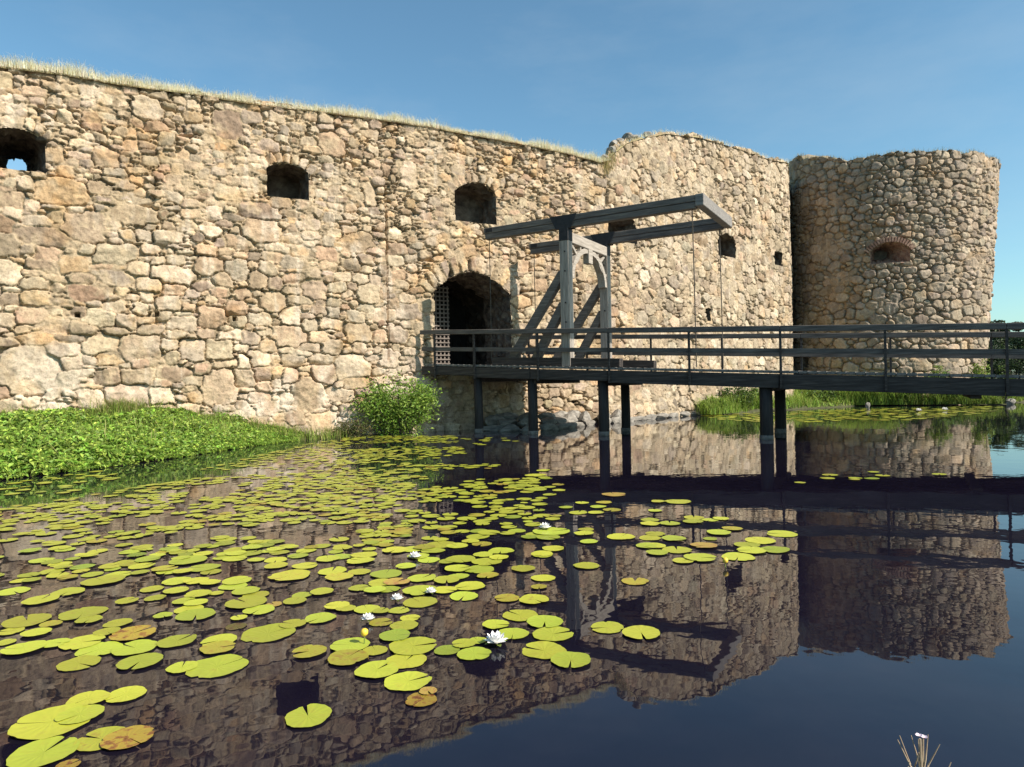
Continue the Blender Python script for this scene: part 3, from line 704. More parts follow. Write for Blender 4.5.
# dry grass on the wall top
n = 30000; u = rng.uniform(WU0, 4.4, n); d = np.abs(rng.normal(0, .36, n)) - .12
cl = np.clip(.8 + fbm(u, d * 3, .5, 6, 4) * 1.5, .22, 1.7)
x, y = wall_xy(u); a, b_ = wall_n(u)
P = np.stack([x - a * d, y - b_ * d, wall_top(u) - np.where(d < .08, .10, .03) + .1 * np.clip(d, 0, 1)], 1)
P2n = 1900; u2 = np.concatenate([rng.uniform(4.3, 6.6, 300), rng.uniform(6.6, 20, 1600)]); d2 = np.abs(rng.normal(0, .3, P2n)) - .05
x2, y2 = wall_xy(u2); a2, b2 = wall_n(u2)
P2 = np.stack([x2 - a2 * d2, y2 - b2 * d2, wall_top(u2) - .06], 1)
hh = np.concatenate([.215 * cl * rng.uniform(.5, 1.25, n), rng.uniform(.08, .26, P2n)])
me = blades('dry_grass', np.concatenate([P, P2]), hh, rng.uniform(.1, .8, n + P2n), .0095, leaf_cols(n + P2n, (.80, .73, .54), .14, 4, (.55, .49, .26), .15), M_GRASS, 5)
tag(link('dry_grass', me), 'pale dry grass fringing the top of the castle wall', 'grass', kind='stuff')
# tuft growing in the step of the wall top
n = 380; u = rng.normal(4.4, .2, n); d = rng.uniform(-.16, .2, n); x, y = wall_xy(u); a, b_ = wall_n(u)
me = blades('grass_tuft', np.stack([x - a * d, y - b_ * d, wall_top(u) - .35 + rng.uniform(-.3, .2, n)], 1), rng.uniform(.15, .5, n), rng.uniform(.2, .9, n), .014, leaf_cols(n, (.42, .34, .16), .2, 14, (.22, .22, .07), .3), M_GRASS, 15)
tag(link('grass_tuft', me), 'ochre grass tuft in the step where the wall top rises', 'grass')
n = 1500; ph = rng.uniform(PHI0 - 1.8, PHI0 + 1.8, n); r = TR - np.abs(rng.normal(.1, .25, n)) + .1
zt = np.interp((ph - PHI0) * TR, T.u, tt); rad = t_r(ph, zt) - np.abs(rng.normal(.02, .25, n))
me = blades('rim_grass', np.stack([TC[0] + rad * np.cos(ph), TC[1] + rad * np.sin(ph), zt - .05], 1), rng.uniform(.08, .28, n), rng.uniform(.1, .8, n), .014, leaf_cols(n, (.34, .30, .15), .2, 24, (.16, .17, .06), .4), M_GRASS, 25)
tag(link('rim_grass', me), 'thin dry grass along the rim of the round tower', 'grass', kind='stuff')

# left bank: soil, broad-leaved water plants, grass by the wall
EDGE = np.array([(-16.5, 9.6), (-8.9, 11.5), (-8.1, 13.0), (-7.35, 15.4), (-6.75, 18.2), (-5.9, 19.9), (-4.9, 20.5), (-3.3, 20.9)])
def wall_y_at(x): return np.interp(x, px_, py_)
V = []; F = []
ne = 60; xs = np.linspace(-16.5, -3.3, ne); ey = np.interp(xs, EDGE[:, 0], EDGE[:, 1])
def bank_z(x, y):
    e = np.interp(x, EDGE[:, 0], EDGE[:, 1]); w_ = wall_y_at(x); t = np.clip((y - e) / np.maximum(w_ - e, .3), 0, 1)
    hmax = np.interp(x, [-16, -11, -8.6, -6.2, -4.9, -3.3], [.86, .82, .68, .14, .05, .0])
    return -.02 + hmax * t ** .8
for i in range(ne):
    for j in range(9):
        y = ey[i] - .25 + (wall_y_at(xs[i]) + .3 - ey[i] + .25) * j / 8
        V.append((xs[i], y, float(bank_z(xs[i], y)) if j else -.25))
for i in range(ne - 1):
    for j in range(8): F.append([i * 9 + j, (i + 1) * 9 + j, (i + 1) * 9 + j + 1, i * 9 + j + 1])
tag(link('bank', np_mesh('bank', V, F, M_SOIL)), kind='structure')
n = 95000; x = rng.uniform(-15.5, -6.1, n); e = np.interp(x, EDGE[:, 0], EDGE[:, 1]) + fbm(x, x * 0, .9, 33, 3) * .5; wy = wall_y_at(x)
y = e - .15 + (wy - e + .15) * rng.random(n) ** 1.15
ok = (y < wy - .03)
x = x[ok]; y = y[ok]; e = e[ok]; wy = wy[ok]; n = len(x)
tin = np.clip((y - e) / np.maximum(wy - e, .3), 0, 1)
canopy = np.maximum(.26 * sstep(y - e, -.22, .08) + .26 * fbm(x, y, .55, 3, 3), .03) * np.interp(x, [-9, -7.4, -6.6, -6.1], [1, .7, .3, .1])
lay = rng.random(n) ** .6
P = np.stack([x, y, bank_z(x, y) + .03 + canopy * lay], 1)
Nn = np.stack([rng.normal(0.1, .75, n), rng.normal(-.25, .7, n), np.ones(n)], 1)
me = leaf_mesh('water_plants', P, Nn, rng.uniform(.06, .135, n), .6, leaf_cols(n, (.155, .255, .034), .36, 8, (.28, .36, .06), .28), M_LEAF, 9)
tag(link('water_plants', me), 'dense bright green broad-leaved plants covering the left bank', 'water plants', kind='stuff')
n = 5200; x = rng.uniform(-15, -6.4, n); e = np.interp(x, EDGE[:, 0], EDGE[:, 1]); wy = wall_y_at(x); y = e + (wy - e) * rng.random(n) ** .6 - .03
ok = fbm(x, y, 1.0, 57, 3) > -.02; x = x[ok]; y = y[ok]; n = len(x)
me = blades('meadow_grass', np.stack([x, y, bank_z(x, y)], 1), rng.uniform(.2, .62, n), rng.uniform(.15, .9, n), .014, leaf_cols(n, (.22, .30, .06), .3, 58, (.38, .36, .14), .15), M_GRASS, 59)
tag(link('meadow_grass', me), 'taller grass blades standing among the plants of the left bank', 'grass', kind='stuff')
n = 4500; x = np.concatenate([rng.uniform(-14, -8.5, 1900), rng.normal(-9.9, .35, 1000), rng.uniform(-8.5, -4.7, 1600)]); wy = wall_y_at(x); y = wy - np.abs(rng.normal(.05, .35, n)) - .06
hh = np.concatenate([rng.uniform(.15, .4, 1900), rng.uniform(.3, .75, 1000), rng.uniform(.15, .42, 1600)])
me = blades('bank_grass', np.stack([x, y, bank_z(x, y)], 1), hh, rng.uniform(.1, .8, n), .016, leaf_cols(n, (.19, .26, .05), .25, 18, (.38, .34, .14), .25), M_GRASS, 19)
tag(link('bank_grass', me), 'green grass growing along the foot of the wall on the left bank', 'grass', kind='stuff')

# shrubs
def shrub(name, label, c, rx, ry, h, nleaf, size, aspect, base, alt, seed, cat='shrub', group=None, nst=9, upright=.5):
    rg = np.random.default_rng(seed); root = empty(name, c); tag(root, label, cat, group)
    tips = []
    st = MB()
    for i in range(nst):
        a = rg.uniform(0, 2 * math.pi); k = math.sqrt(rg.random()); hz = h * rg.uniform(.65, 1.0) * (1 - .35 * k)
        tip = Vector((c[0] + math.cos(a) * rx * k, c[1] + math.sin(a) * ry * k, c[2] + hz))
        b0 = Vector((c[0] + math.cos(a) * rx * .25 * k, c[1] + math.sin(a) * ry * .25 * k, c[2] - .05))
        m_ = b0.lerp(tip, .5) + Vector((0, 0, .08 * h))
        st.tube([b0, m_, tip], [.022 * h ** .5, .014 * h ** .5, .004], 5); tips.append((b0, m_, tip))
    st.build('stems', M_BARK, root)
    P = []; Nn = []
    for i in range(nleaf):
        b0, m_, tip = tips[rg.integers(nst)]; t = rg.random() ** .6
        q_ = b0.lerp(m_, t * 2) if t < .5 else m_.lerp(tip, t * 2 - 1)
        sp = (.07 + .17 * (1 - abs(t - .6))) * min(rx, h)
        P.append((q_.x + rg.normal(0, sp), q_.y + rg.normal(0, sp), max(q_.z + rg.normal(0, sp * .7), c[2] + .02)))
        Nn.append((rg.normal(0, .7), rg.normal(0, .7), upright + rg.random()))
    me = leaf_mesh('foliage', np.array(P), np.array(Nn), rg.uniform(.6, 1.3, nleaf) * size, aspect, leaf_cols(nleaf, base, .3, seed + 1, alt, .3), M_LEAF, seed + 2)
    link('foliage', me, root); return root
c = (-3.42, 20.8, -.02)
shrub('willow_shrub', 'bright green willow shrub at the wall foot beside the left end of the footbridge', c, 1.2, .55, 2.05, 6800, .12, .38, (.15, .25, .035), (.27, .36, .07), 51, nst=30)
shrub('reed_shrub', 'low brownish-green shrub at the water edge left of the willow shrub', (-4.75, 20.3, 0), .6, .35, .6, 900, .1, .25, (.10, .12, .035), (.2, .16, .07), 52, nst=14)

# ------------------------------------------------------------------ stone ledge along the wall foot
def rock_mesh(seed):
    bm = bmesh.new(); bmesh.ops.create_icosphere(bm, subdivisions=3, radius=1); r = random.Random(seed)
    cuts = [(Vector((r.gauss(0, 1), r.gauss(0, 1), r.gauss(0, 1))).normalized(), r.uniform(.5, .85)) for _ in range(11)]
    for v in bm.verts:
        for nrm, d in cuts:
            k = v.co.dot(nrm)
            if k > d: v.co -= nrm * (k - d) * .9
        v.co += v.co.normalized() * .02 * math.sin(v.co.x * 9 + v.co.y * 7 + seed)
    me = bpy.data.meshes.new('ledge_rock'); bm.to_mesh(me); bm.free(); me.materials.append(M_ROCK)
    for p in me.polygons: p.use_smooth = False
    return me
RM = [rock_mesh(i) for i in range(6)]
for i, (u, dz_, sc_) in enumerate(((4.42, .02, .2), (4.75, .0, .24), (5.05, .05, .26), (5.4, .0, .22), (5.75, .06, .25), (6.2, .02, .2), (4.6, -.25, .2), (7.1, .03, .18))):
    o = bpy.data.objects.new('loose_stone', RM[i % 6]); COL.objects.link(o); o.parent = wall
    o.location = wall_pt(u, float(wall_top(u)) + dz_, -.22) - Vector((0, 23.5, 0)); o.scale = (sc_ * 1.2, sc_, sc_ * .8); o.rotation_euler = (rnd.uniform(-.4, .4), rnd.uniform(-.4, .4), rnd.uniform(0, 6))
fr = [(482, 430.5), (500, 431), (520, 431.5), (540, 431), (560, 429), (580, 426.5), (600, 424.5), (622, 422.5), (645, 420), (668, 417.8), (690, 415.8), (702, 415)]
fp = [on_water(*p)[:2] for p in fr]
first = True
def put_rock(x, y, z, sx, sy, sz, label, group):
    o = bpy.data.objects.new('ledge_rock', RM[rnd.randrange(6)]); COL.objects.link(o)
    o.location = (x, y, z); o.scale = (sx, sy, sz); o.rotation_euler = (rnd.uniform(-.12, .12), rnd.uniform(-.12, .12), math.radians(35) + rnd.uniform(-.4, .4))
    tag(o, label, 'rock', group)
seg = 0.0
for i in range(len(fp) - 1):
    a = np.array(fp[i]); b_ = np.array(fp[i + 1]); Ld = np.linalg.norm(b_ - a); m = max(1, int(round(Ld / .8)))
    for k in range(m):
        p = a + (b_ - a) * (k + .5) / m
        s = rnd.uniform(.32, .52)
        put_rock(p[0], p[1] + .15, .05, s, s * .6, rnd.uniform(.12, .21), 'grey flat rock in the front row of the ledge along the wall foot', 'front row rocks of the wall ledge')
        if i < 7:
            put_rock(p[0] + rnd.uniform(-.2, .2), p[1] + .85, .2, s * 1.0, s * .75, rnd.uniform(.18, .27), 'grey rock in the second row of the ledge beneath the footbridge', 'second row rocks of the wall ledge')
        if i < 5:
            put_rock(p[0] + rnd.uniform(-.2, .2), p[1] + 1.6, .3, s, s * .8, rnd.uniform(.16, .24), 'grey rock in the back row of the ledge against the wall under the gate', 'back row rocks of the wall ledge')

# ------------------------------------------------------------------ ground round the tower and the far shore
def u_at(px, h):                    # wall station whose foot, h metres out, lies on the bearing px
    us_ = np.arange(6, 20, .05); return float(us_[np.argmin([abs(512 + FPX * wall_pt(u, 0, h).x / wall_pt(u, 0, h).y + SR * 28 - px) for u in us_])])
FOOT = [tuple(wall_pt(u_at(px, h), 0, h))[:2] for px, h in ((702, -.2), (712, .5), (735, 1.0), (762, 1.2), (788, 1.3))]
GP = FOOT + [(18, 35.3), (22, 35.2), (25.3, 35.0), (27.5, 36), (30, 40), (31, 47), (24, 50), (16, 44), tuple(wall_pt(18, 0, -1.5))[:2], tuple(wall_pt(12, 0, -1.2))[:2]]
V = []; F = []; nn = len(GP); cen = Vector((20, 40, 0))
dense = []
for i in range(nn):
    for k in range(6):
        a = Vector((*GP[i], 0)); b_ = Vector((*GP[(i + 1) % nn], 0)); dense.append(a.lerp(b_, k / 6) + Vector((rnd.uniform(-.1, .1), rnd.uniform(-.12, .12), 0)))
m = len(dense)
for ring, (s, z) in enumerate(((1.015, -.25), (1.0, .02), (.97, .12), (.90, .22), (.0, .4))):
    for p in dense: V.append(tuple(cen + (p - cen) * s + Vector((0, 0, z))))
for r_ in range(4):
    for j in range(m): F.append([r_ * m + j, r_ * m + (j + 1) % m, (r_ + 1) * m + (j + 1) % m, (r_ + 1) * m + j])
tag(link('tower_bank', np_mesh('tower_bank', V, F, M_SOIL)), kind='structure')
V = [(20, 85, -.3), (55, 70, -.3), (140, 60, -.3), (400, 120, -.3), (700, 900, -.3), (-200, 900, -.3), (0, 140, -.3)]
V2 = [(x * .98 + 3, y * 1.02 + 2, .7 if i < 4 else 6) for i, (x, y, z) in enumerate(V)]
n = len(V)
tag(link('far_shore', np_mesh('far_shore', V + V2, [[i, (i + 1) % n, n + (i + 1) % n, n + i] for i in range(n)] + [[n + i for i in range(n)]], M_SOIL, smooth=False)), kind='structure')
# camera bank: the grassy edge the photographer stands on
V = []; F = []
for i in range(25):
    x = -12 + i
    for (y, z) in ((-8, .25), (0.2, .14), (1.6 + .15 * math.sin(i * 1.7), .08), (1.95 + .12 * math.sin(i * 1.3), -.15)): V.append((x, y, z))
for i in range(24):
    for j in range(3): F.append([i * 4 + j, (i + 1) * 4 + j, (i + 1) * 4 + j + 1, i * 4 + j + 1])
tag(link('near_bank', np_mesh('near_bank', V, F, M_SOIL)), kind='structure')

# shrubs at the tower foot
D_ = (.06, .10, .022); G_ = (.14, .22, .04); Y_ = (.27, .33, .07)
for i, (px, py, hpx, wpx, base, alt, nm, lab) in enumerate((
    (712, 411, 18, 22, G_, Y_, 'leafy_shrub', 'small leafy shrub at the very foot of the wall, left of the dark alder'),
    (737, 409, 27, 38, D_, G_, 'alder_shrub', 'dark green alder shrub between wall foot and paired piles'),
    (757, 409, 24, 20, G_, D_, 'leafy_shrub', 'mid green shrub just left of the paired bridge piles'),
    (822, 407, 18, 30, D_, G_, 'alder_shrub', 'low dark shrub right of the paired bridge piles'),
    (905, 405.5, 22, 34, D_, G_, 'alder_shrub', 'dark bushy shrub right of the reeds at the tower foot'),
    (938, 405.5, 45, 22, G_, Y_, 'sapling', 'yellow-green sapling reaching above the bridge deck before the tower'),
    (958, 405, 22, 40, G_, D_, 'leafy_shrub', 'broad green shrub below the right edge of the tower'),
    (983, 404.5, 52, 24, Y_, G_, 'sapling', 'yellow-green bush rising beside the right edge of the tower'),
    (1003, 404.5, 40, 22, D_, G_, 'alder_shrub', 'dark shrub on the bank end right of the tower'))):
    p = on_water(px, py); D0 = p[1] + .35
    if px < 770:
        q_ = wall_pt(u_at(px, .55), 0, .55); p = np.array((q_.x, q_.y, 0)); D0 = q_.y
    sc = D0 / FPX
    shrub(nm, lab, (p[0] * D0 / p[1], D0, .08), wpx / 2 * sc, wpx / 2 * sc * .7, hpx * sc, int(1500 * (wpx / 30)), .15, .45, base, alt, 60 + i * 5, nst=14)
# reeds
def reeds(label, px0, px1, py, hm, n, seed, base=(.25, .36, .065)):
    rg = np.random.default_rng(seed); q0 = on_water(px0, py); q1 = on_water(px1, py - .6)
    t = rg.random(n); P = q0[None] + (q1 - q0)[None] * t[:, None]; P[:, 1] += rg.uniform(-.1, 1.3, n); P[:, 2] = .05
    hh = hm * rg.uniform(.55, 1.1, n) * (.8 + .5 * fbm(P[:, 0], P[:, 1], .6, seed, 2))
    if px0 < 770:
        uu = u_at(px0, .8) + (u_at(px1, .8) - u_at(px0, .8)) * t; hw_ = rg.uniform(.25, 1.1, n)
        P = np.array([tuple(wall_pt(a, .05, b)) for a, b in zip(uu, hw_)])
    root = empty('reed_clump', tuple(P.mean(0) * np.array((1, 1, 0)))); tag(root, label, 'reeds')
    link('blades', blades('blades', P, hh, rg.uniform(.2, 1.0, n), .03, leaf_cols(n, base, .25, seed + 1, (.22, .26, .07), .3), M_GRASS, seed + 2), root)
reeds('arching green reeds at the tower foot right of the paired piles', 784, 850, 406.8, 1.5, 2600, 301)
reeds('tall bright reeds at the tower foot beneath the middle of the long bridge span', 840, 902, 406.2, 1.5, 2600, 305, (.28, .39, .07))
reeds('short reeds at the wall foot left of the paired piles', 706, 766, 410.5, .9, 1600, 309)
reeds('short reeds at the right end of the tower bank', 900, 1004, 405.6, .9, 2400, 313, (.2, .28, .05))
def in_poly(x, y, poly):
    c = False; j = len(poly) - 1
    for i in range(len(poly)):
        if (poly[i][1] > y) != (poly[j][1] > y) and x < (poly[j][0] - poly[i][0]) * (y - poly[i][1]) / (poly[j][1] - poly[i][1]) + poly[i][0]: c = not c
        j = i
    return c
P = [(x, y, .06) for x, y in zip(rng.uniform(8, 31, 60000), rng.uniform(29, 38, 60000)) if in_poly(x, y, GP)]
P = np.array(P); n = len(P)
me = blades('bank_herbs', P, rng.uniform(.25, .85, n) * np.clip(.8 + fbm(P[:, 0], P[:, 1], .9, 91, 3), .3, 1.6), rng.uniform(.2, 1.0, n), .04, leaf_cols(n, (.21, .31, .055), .32, 92, (.32, .36, .09), .25), M_GRASS, 93)
tag(link('bank_herbs', me), 'green grass and herbs covering the bank at the foot of the tower', 'grass', kind='stuff')
# pale stones at the end of the bank
for (px, py, sx, lab) in ((996, 403.8, .6, 'long pale rock at the right tip of the tower bank'), (1011, 404.2, .3, 'small pale rock right of the long pale rock on the bank tip'), (868, 408.0, .14, 'small pale rock at the water edge below the tower')):
    p = on_water(px, py); o = bpy.data.objects.new('bank_rock', RM[2]); COL.objects.link(o); o.location = (p[0], p[1], .08); o.scale = (sx, sx * .5, .2); tag(o, lab, 'rock')

# trees on the far shore
def tree(label, x, y, z, h, w, seed, base=(.028, .048, .018), alt=(.05, .075, .025)):
    rg = np.random.default_rng(seed); root = empty('far_tree', (x, y, z)); tag(root, label, 'tree', 'trees on the far shore')
    tr = MB(); tr.tube([Vector((x, y, z - .3)), Vector((x + .1, y, z + h * .4)), Vector((x, y, z + h * .85))], [h * .025, h * .018, h * .004], 6)
    lobes = []
    for i in range(9):
        a = rg.uniform(0, 6.28); k = rg.uniform(.15, .5) * w; zz = z + h * rg.uniform(.3, .88)
        q_ = Vector((x + math.cos(a) * k, y + math.sin(a) * k, zz)); lobes.append((q_, w * rg.uniform(.16, .3)))
        tr.tube([Vector((x, y, zz - h * .15)), q_], [h * .008, h * .002], 4)
    tr.build('trunk', M_BARK, root)
    P = []; Nn = []
    for i in range(1500):
        c_, r_ = lobes[rg.integers(9)]; v = rg.normal(size=3); v /= np.linalg.norm(v); v *= r_ * rg.random() ** .4
        P.append((c_.x + v[0], c_.y + v[1], c_.z + v[2] * .8)); Nn.append(v + np.array((0, 0, .3 * r_)))
    link('crown', leaf_mesh('crown', np.array(P), np.array(Nn), rg.uniform(.3, .6, 1500) * h / 8, .6, leaf_cols(1500, base, .3, seed + 1, alt, .4), M_LEAF, seed + 2), root)
far = [(988, 100, 6.3, 6), (1000, 95, 9.0, 4.5), (1010, 100, 6.8, 6), (1019, 92, 6.2, 6), (1030, 95, 6.8, 6), (1042, 90, 6.0, 6), (1056, 92, 7.2, 7), (1072, 88, 6.2, 7), (978, 105, 6.2, 6), (1090, 90, 7, 7), (994, 88, 4.6, 6), (1006, 86, 4.4, 6), (1016, 86, 4.6, 6), (1026, 85, 4.4, 6)]
for i, (px, D0, h, w) in enumerate(far):
    lab = 'tallest far tree, its top just above the bridge rail right of the tower' if i == 1 else 'dark green tree on the far shore right of the tower, below the tallest one'
    tree(lab, (px - 512) / FPX * D0, D0, .6, h, w, 400 + i * 7)

# ------------------------------------------------------------------ water lilies
def mat_pad(name, base, edge, spot, spot_at=.62, rough=.36):
    m, nt, b = new_mat(name)
    oi = N(nt, 'ShaderNodeObjectInfo'); tc = N(nt, 'ShaderNodeTexCoord')
    n1 = N(nt, 'ShaderNodeTexNoise', Scale=2.3, Detail=5.0, Roughness=.6); n1.noise_dimensions = '4D'
    nt.links.new(tc.outputs['Object'], n1.inputs['Vector'])
    mu = N(nt, 'ShaderNodeMath', operation='MULTIPLY'); mu.inputs[1].default_value = 37.0
    nt.links.new(oi.outputs['Random'], mu.inputs[0]); nt.links.new(mu.outputs[0], n1.inputs['W'])
    r = ramp(nt, n1.outputs[0], [(.3, base), (.52, tuple(x * 1.12 for x in base)), (spot_at, edge), (min(spot_at + .1, .98), spot)])
    hs = N(nt, 'ShaderNodeHueSaturation'); nt.links.new(r.outputs[0], hs.inputs['Color'])
    mr = N(nt, 'ShaderNodeMapRange'); mr.inputs[3].default_value = .478; mr.inputs[4].default_value = .512; nt.links.new(oi.outputs['Random'], mr.inputs[0]); nt.links.new(mr.outputs[0], hs.inputs['Hue'])
    mv = N(nt, 'ShaderNodeMapRange'); mv.inputs[3].default_value = .72; mv.inputs[4].default_value = 1.2
    m2 = N(nt, 'ShaderNodeMath', operation='FRACT'); nt.links.new(mu.outputs[0], m2.inputs[0]); nt.links.new(m2.outputs[0], mv.inputs[0]); nt.links.new(mv.outputs[0], hs.inputs['Value'])
    nt.links.new(hs.outputs[0], b.inputs['Base Color']); b.inputs['Roughness'].default_value = rough; b.inputs['Specular IOR Level'].default_value = .35
    # radial veins as relief
    sx = N(nt, 'ShaderNodeSeparateXYZ'); nt.links.new(tc.outputs['Object'], sx.inputs[0])
    at = N(nt, 'ShaderNodeMath', operation='ARCTAN2'); nt.links.new(sx.outputs[1], at.inputs[0]); nt.links.new(sx.outputs[0], at.inputs[1])
    k = N(nt, 'ShaderNodeMath', operation='MULTIPLY'); k.inputs[1].default_value = 15.0; nt.links.new(at.outputs[0], k.inputs[0])
    si = N(nt, 'ShaderNodeMath', operation='SINE'); nt.links.new(k.outputs[0], si.inputs[0])
    ad = N(nt, 'ShaderNodeMath', operation='MULTIPLY_ADD'); ad.inputs[1].default_value = .25; nt.links.new(si.outputs[0], ad.inputs[0]); nt.links.new(n1.outputs[0], ad.inputs[2])
    bp_ = N(nt, 'ShaderNodeBump', Strength=.35, Distance=.004); nt.links.new(ad.outputs[0], bp_.inputs['Height']); nt.links.new(bp_.outputs[0], b.inputs['Normal'])
    return m
PADS = {'green': mat_pad('pad_green', (.29, .325, .032), (.32, .325, .036), (.26, .19, .035), .66),
        'deep': mat_pad('pad_deep_green', (.20, .26, .028), (.24, .27, .033), (.23, .17, .035), .72),
        'yellow': mat_pad('pad_yellowing', (.29, .275, .03), (.31, .26, .032), (.27, .18, .034), .57),
        'brown': mat_pad('pad_brown', (.27, .205, .026), (.23, .12, .024), (.12, .05, .015), .55),
        'orange': mat_pad('pad_orange', (.33, .225, .05), (.32, .165, .05), (.33, .13, .06), .56),
        'sunk': mat_pad('pad_sunken', (.09, .085, .018), (.10, .07, .02), (.06, .035, .012), .55)}
def pad_mesh(mat, seed):
    r = random.Random(seed); n = 44; notch = r.choice([.02, .03, .05, .07, .1, .2]); V = [(0, 0, .0)]; F = []
    lob = [(r.uniform(-.035, .035), r.uniform(0, 6.28), k) for k in (2, 3, 5)]; curl = r.choice([0, 0, 0, .02, .05, .12]); bites = [(r.uniform(.5, 5.8), r.uniform(.06, .16), r.uniform(.05, .13)) for _ in range(r.choice([0, 0, 1, 1, 2]))]; ca = r.uniform(0, 6.28)
    deep = r.uniform(.1, .3)
    V[0] = (deep * .0, 0, -.004)
    angs = [notch + (2 * math.pi - 2 * notch) * i / n for i in range(n + 1)]
    for ring, rr in enumerate((.5, .86, 1.0)):
        for i, a in enumerate(angs):
            k = 1 + sum(A * math.cos(f * a + p) for A, p, f in lob)
            if ring == 2:
                k *= 1 + .012 * math.sin(11 * a + ca) + .01 * math.sin(17 * a + 2 * ca)
                for b_a, b_d, b_w in bites: k *= 1 - b_d * math.exp(-((a - b_a) / b_w) ** 2)
            if ring == 2 and (i == 0 or i == n): k *= .93
            z = .012 * math.sin(2 * a + lob[0][1]) * rr ** 2 + .006 * math.sin(5 * a + lob[1][1]) * rr ** 3 + curl * max(0, math.cos(a - ca) - .6) * rr ** 3 + (.012 if ring == 2 else 0)
            V.append((math.cos(a) * rr * k, math.sin(a) * rr * k, z))
    m = n + 1
    for i in range(n):
        F.append([0, 1 + i, 2 + i])
        for g in range(2): F.append([1 + g * m + i, 1 + (g + 1) * m + i, 2 + (g + 1) * m + i, 2 + g * m + i])
    return np_mesh('lily_pad', V, F, mat, smooth=True)
PM = {k: [pad_mesh(m, hash(k) % 97 if False else (i * 13 + len(k) * 7)) for i in range(14 if k == 'green' else 6)] for k, m in PADS.items()}
pads = []          # px centre, width in px, kind, label
HAND = '''27,620,42,g;11,630,23,g;36,632,26,g;51,623,20,y;6,641,18,g;24,647.5,38,g;55,642,26,g;83,612,42,g;89,619,24,g;82,641,40,g;99,648,42,g;107,631,24,g;118,622,26,g;133,633,42,b;135,647,42,g;79,662,38,g;140,661,42,g;177,640,36,g;219,639,34,g;218,647,34,y;182,666,29,g;217,665,56,g;88,698,38,g;126,693,37,g;80,714,42,g;52,721,72,g;101,737,48,y;128,737,48,b;44,751,62,g;68,763,22,b;41,599,32,g;68,591,30,g;14,590,28,g;127,600,21,g;155,597,20,g;163,615,18,g;196,614,37,g;152,588,22,g;176,590,24,g;198,593,26,g;216,592,14,g;196,602,22,g;184,600,22,g;189,608,28,g;103,580,38,g;118,574,26,g
348,657,40,y;350,644,38,g;375,649,25,g;395,635,31,d;413,645,48,g;406,659,40,g;377,669,43,g;408,680,46,g;421,698,32,b;428,690,18,o;447,649,26,d;464,643,24,g;474,653,34,g;478,639,18,g;496,624,27,g;513,633,32,g;520,614,35,g;545,621,37,g;553,633,41,g;544,649,44,g;571,659,41,g;507,597,25,y;534,599,30,g;539,586,16,y;543,577,24,g;523,568,24,y;587,565,25,g;381,621,23,y;404,625,28,g;410,617,20,g;399,609,21,g;381,610,17,g;367,608,26,g;346,608,20,g;338,605,22,g;420,601,34,g;420,590,34,g;445,589,24,g;464,595,29,g;375,589,22,g;359,587,21,g;389,588,22,g;397,581,26,o;422,577,28,g;458,568,26,g;458,576,22,g;470,585,30,g;488,575,22,y;433,550,24,g;429,559,22,g;447,561,17,g;457,545,22,g;482,543,20,y;483,554,20,g;501,550,26,g;499,557,20,g;542,553,22,g;554,548,20,g
246,602,40,g;259,609,30,g;274,603,16,o;239,617,16,g;236,625,20,s;268,632,50,g;293,623,26,g;320,617,31,g;337,605,25,g;295,600,23,g;302,594,20,g;322,591,23,g;246,590,27,g;256,594,26,g;290,575,39,y;305,565,25,g;233,585,27,g;237,580,28,g;217,592,14,g;210,582,20,g;196,580,24,g;177,580,28,g;309,651,34,y;328,558,24,g;332,570,28,g;339,576,28,y;256,559,17,g;276,559,22,g;276,565,23,g;298,555,20,g;236,553,20,g;204,567,30,g;211,571,20,g;188,560,35,g
308,715,46,g;607,626,33,g;641,632,38,g;621,536,28,g;635,580,27,y;589,541,18,g;586,565,25,g;584,533,20,g;586,529,16,g;553,518,15,g;551,531,38,g;528,521,10,g;517,530,18,g;553,548,22,g;542,554,22,g
782,533,29,g;760,540,29,g;747,544,25,g;751,550,28,g;775,549,28,g;738,556,32,g;700,557,32,g;683,560,21,g;677,549,29,g;704,545,26,o;655,545,22,g;650,537,22,g;674,538,24,g;655,533,20,g;719,532,24,g;732,528,20,y;710,538,14,g;693,521,20,g;650,523,20,g;650,519,18,g;670,523,20,g;694,517,20,g;710,519,16,g;721,518,16,g;678,501,26,g;658,501,14,g;655,510,14,g;800,482,11,g;657,552,22,g;648,545,24,g
582,502,14,g;604,502,16,y;598,506,16,g;612,509,18,y;596,512,16,g;578,512,18,g;566,507,14,g;614,494,24,o;558,484,12,y;559,490,13,g;535,489,24,g;520,485,24,g;536,475,22,g;543,470,14,g;524,502,8,g;511,508,14,g'''
KIND = {'g': 'green', 'd': 'deep', 'y': 'yellow', 'b': 'brown', 'o': 'orange', 's': 'sunk'}
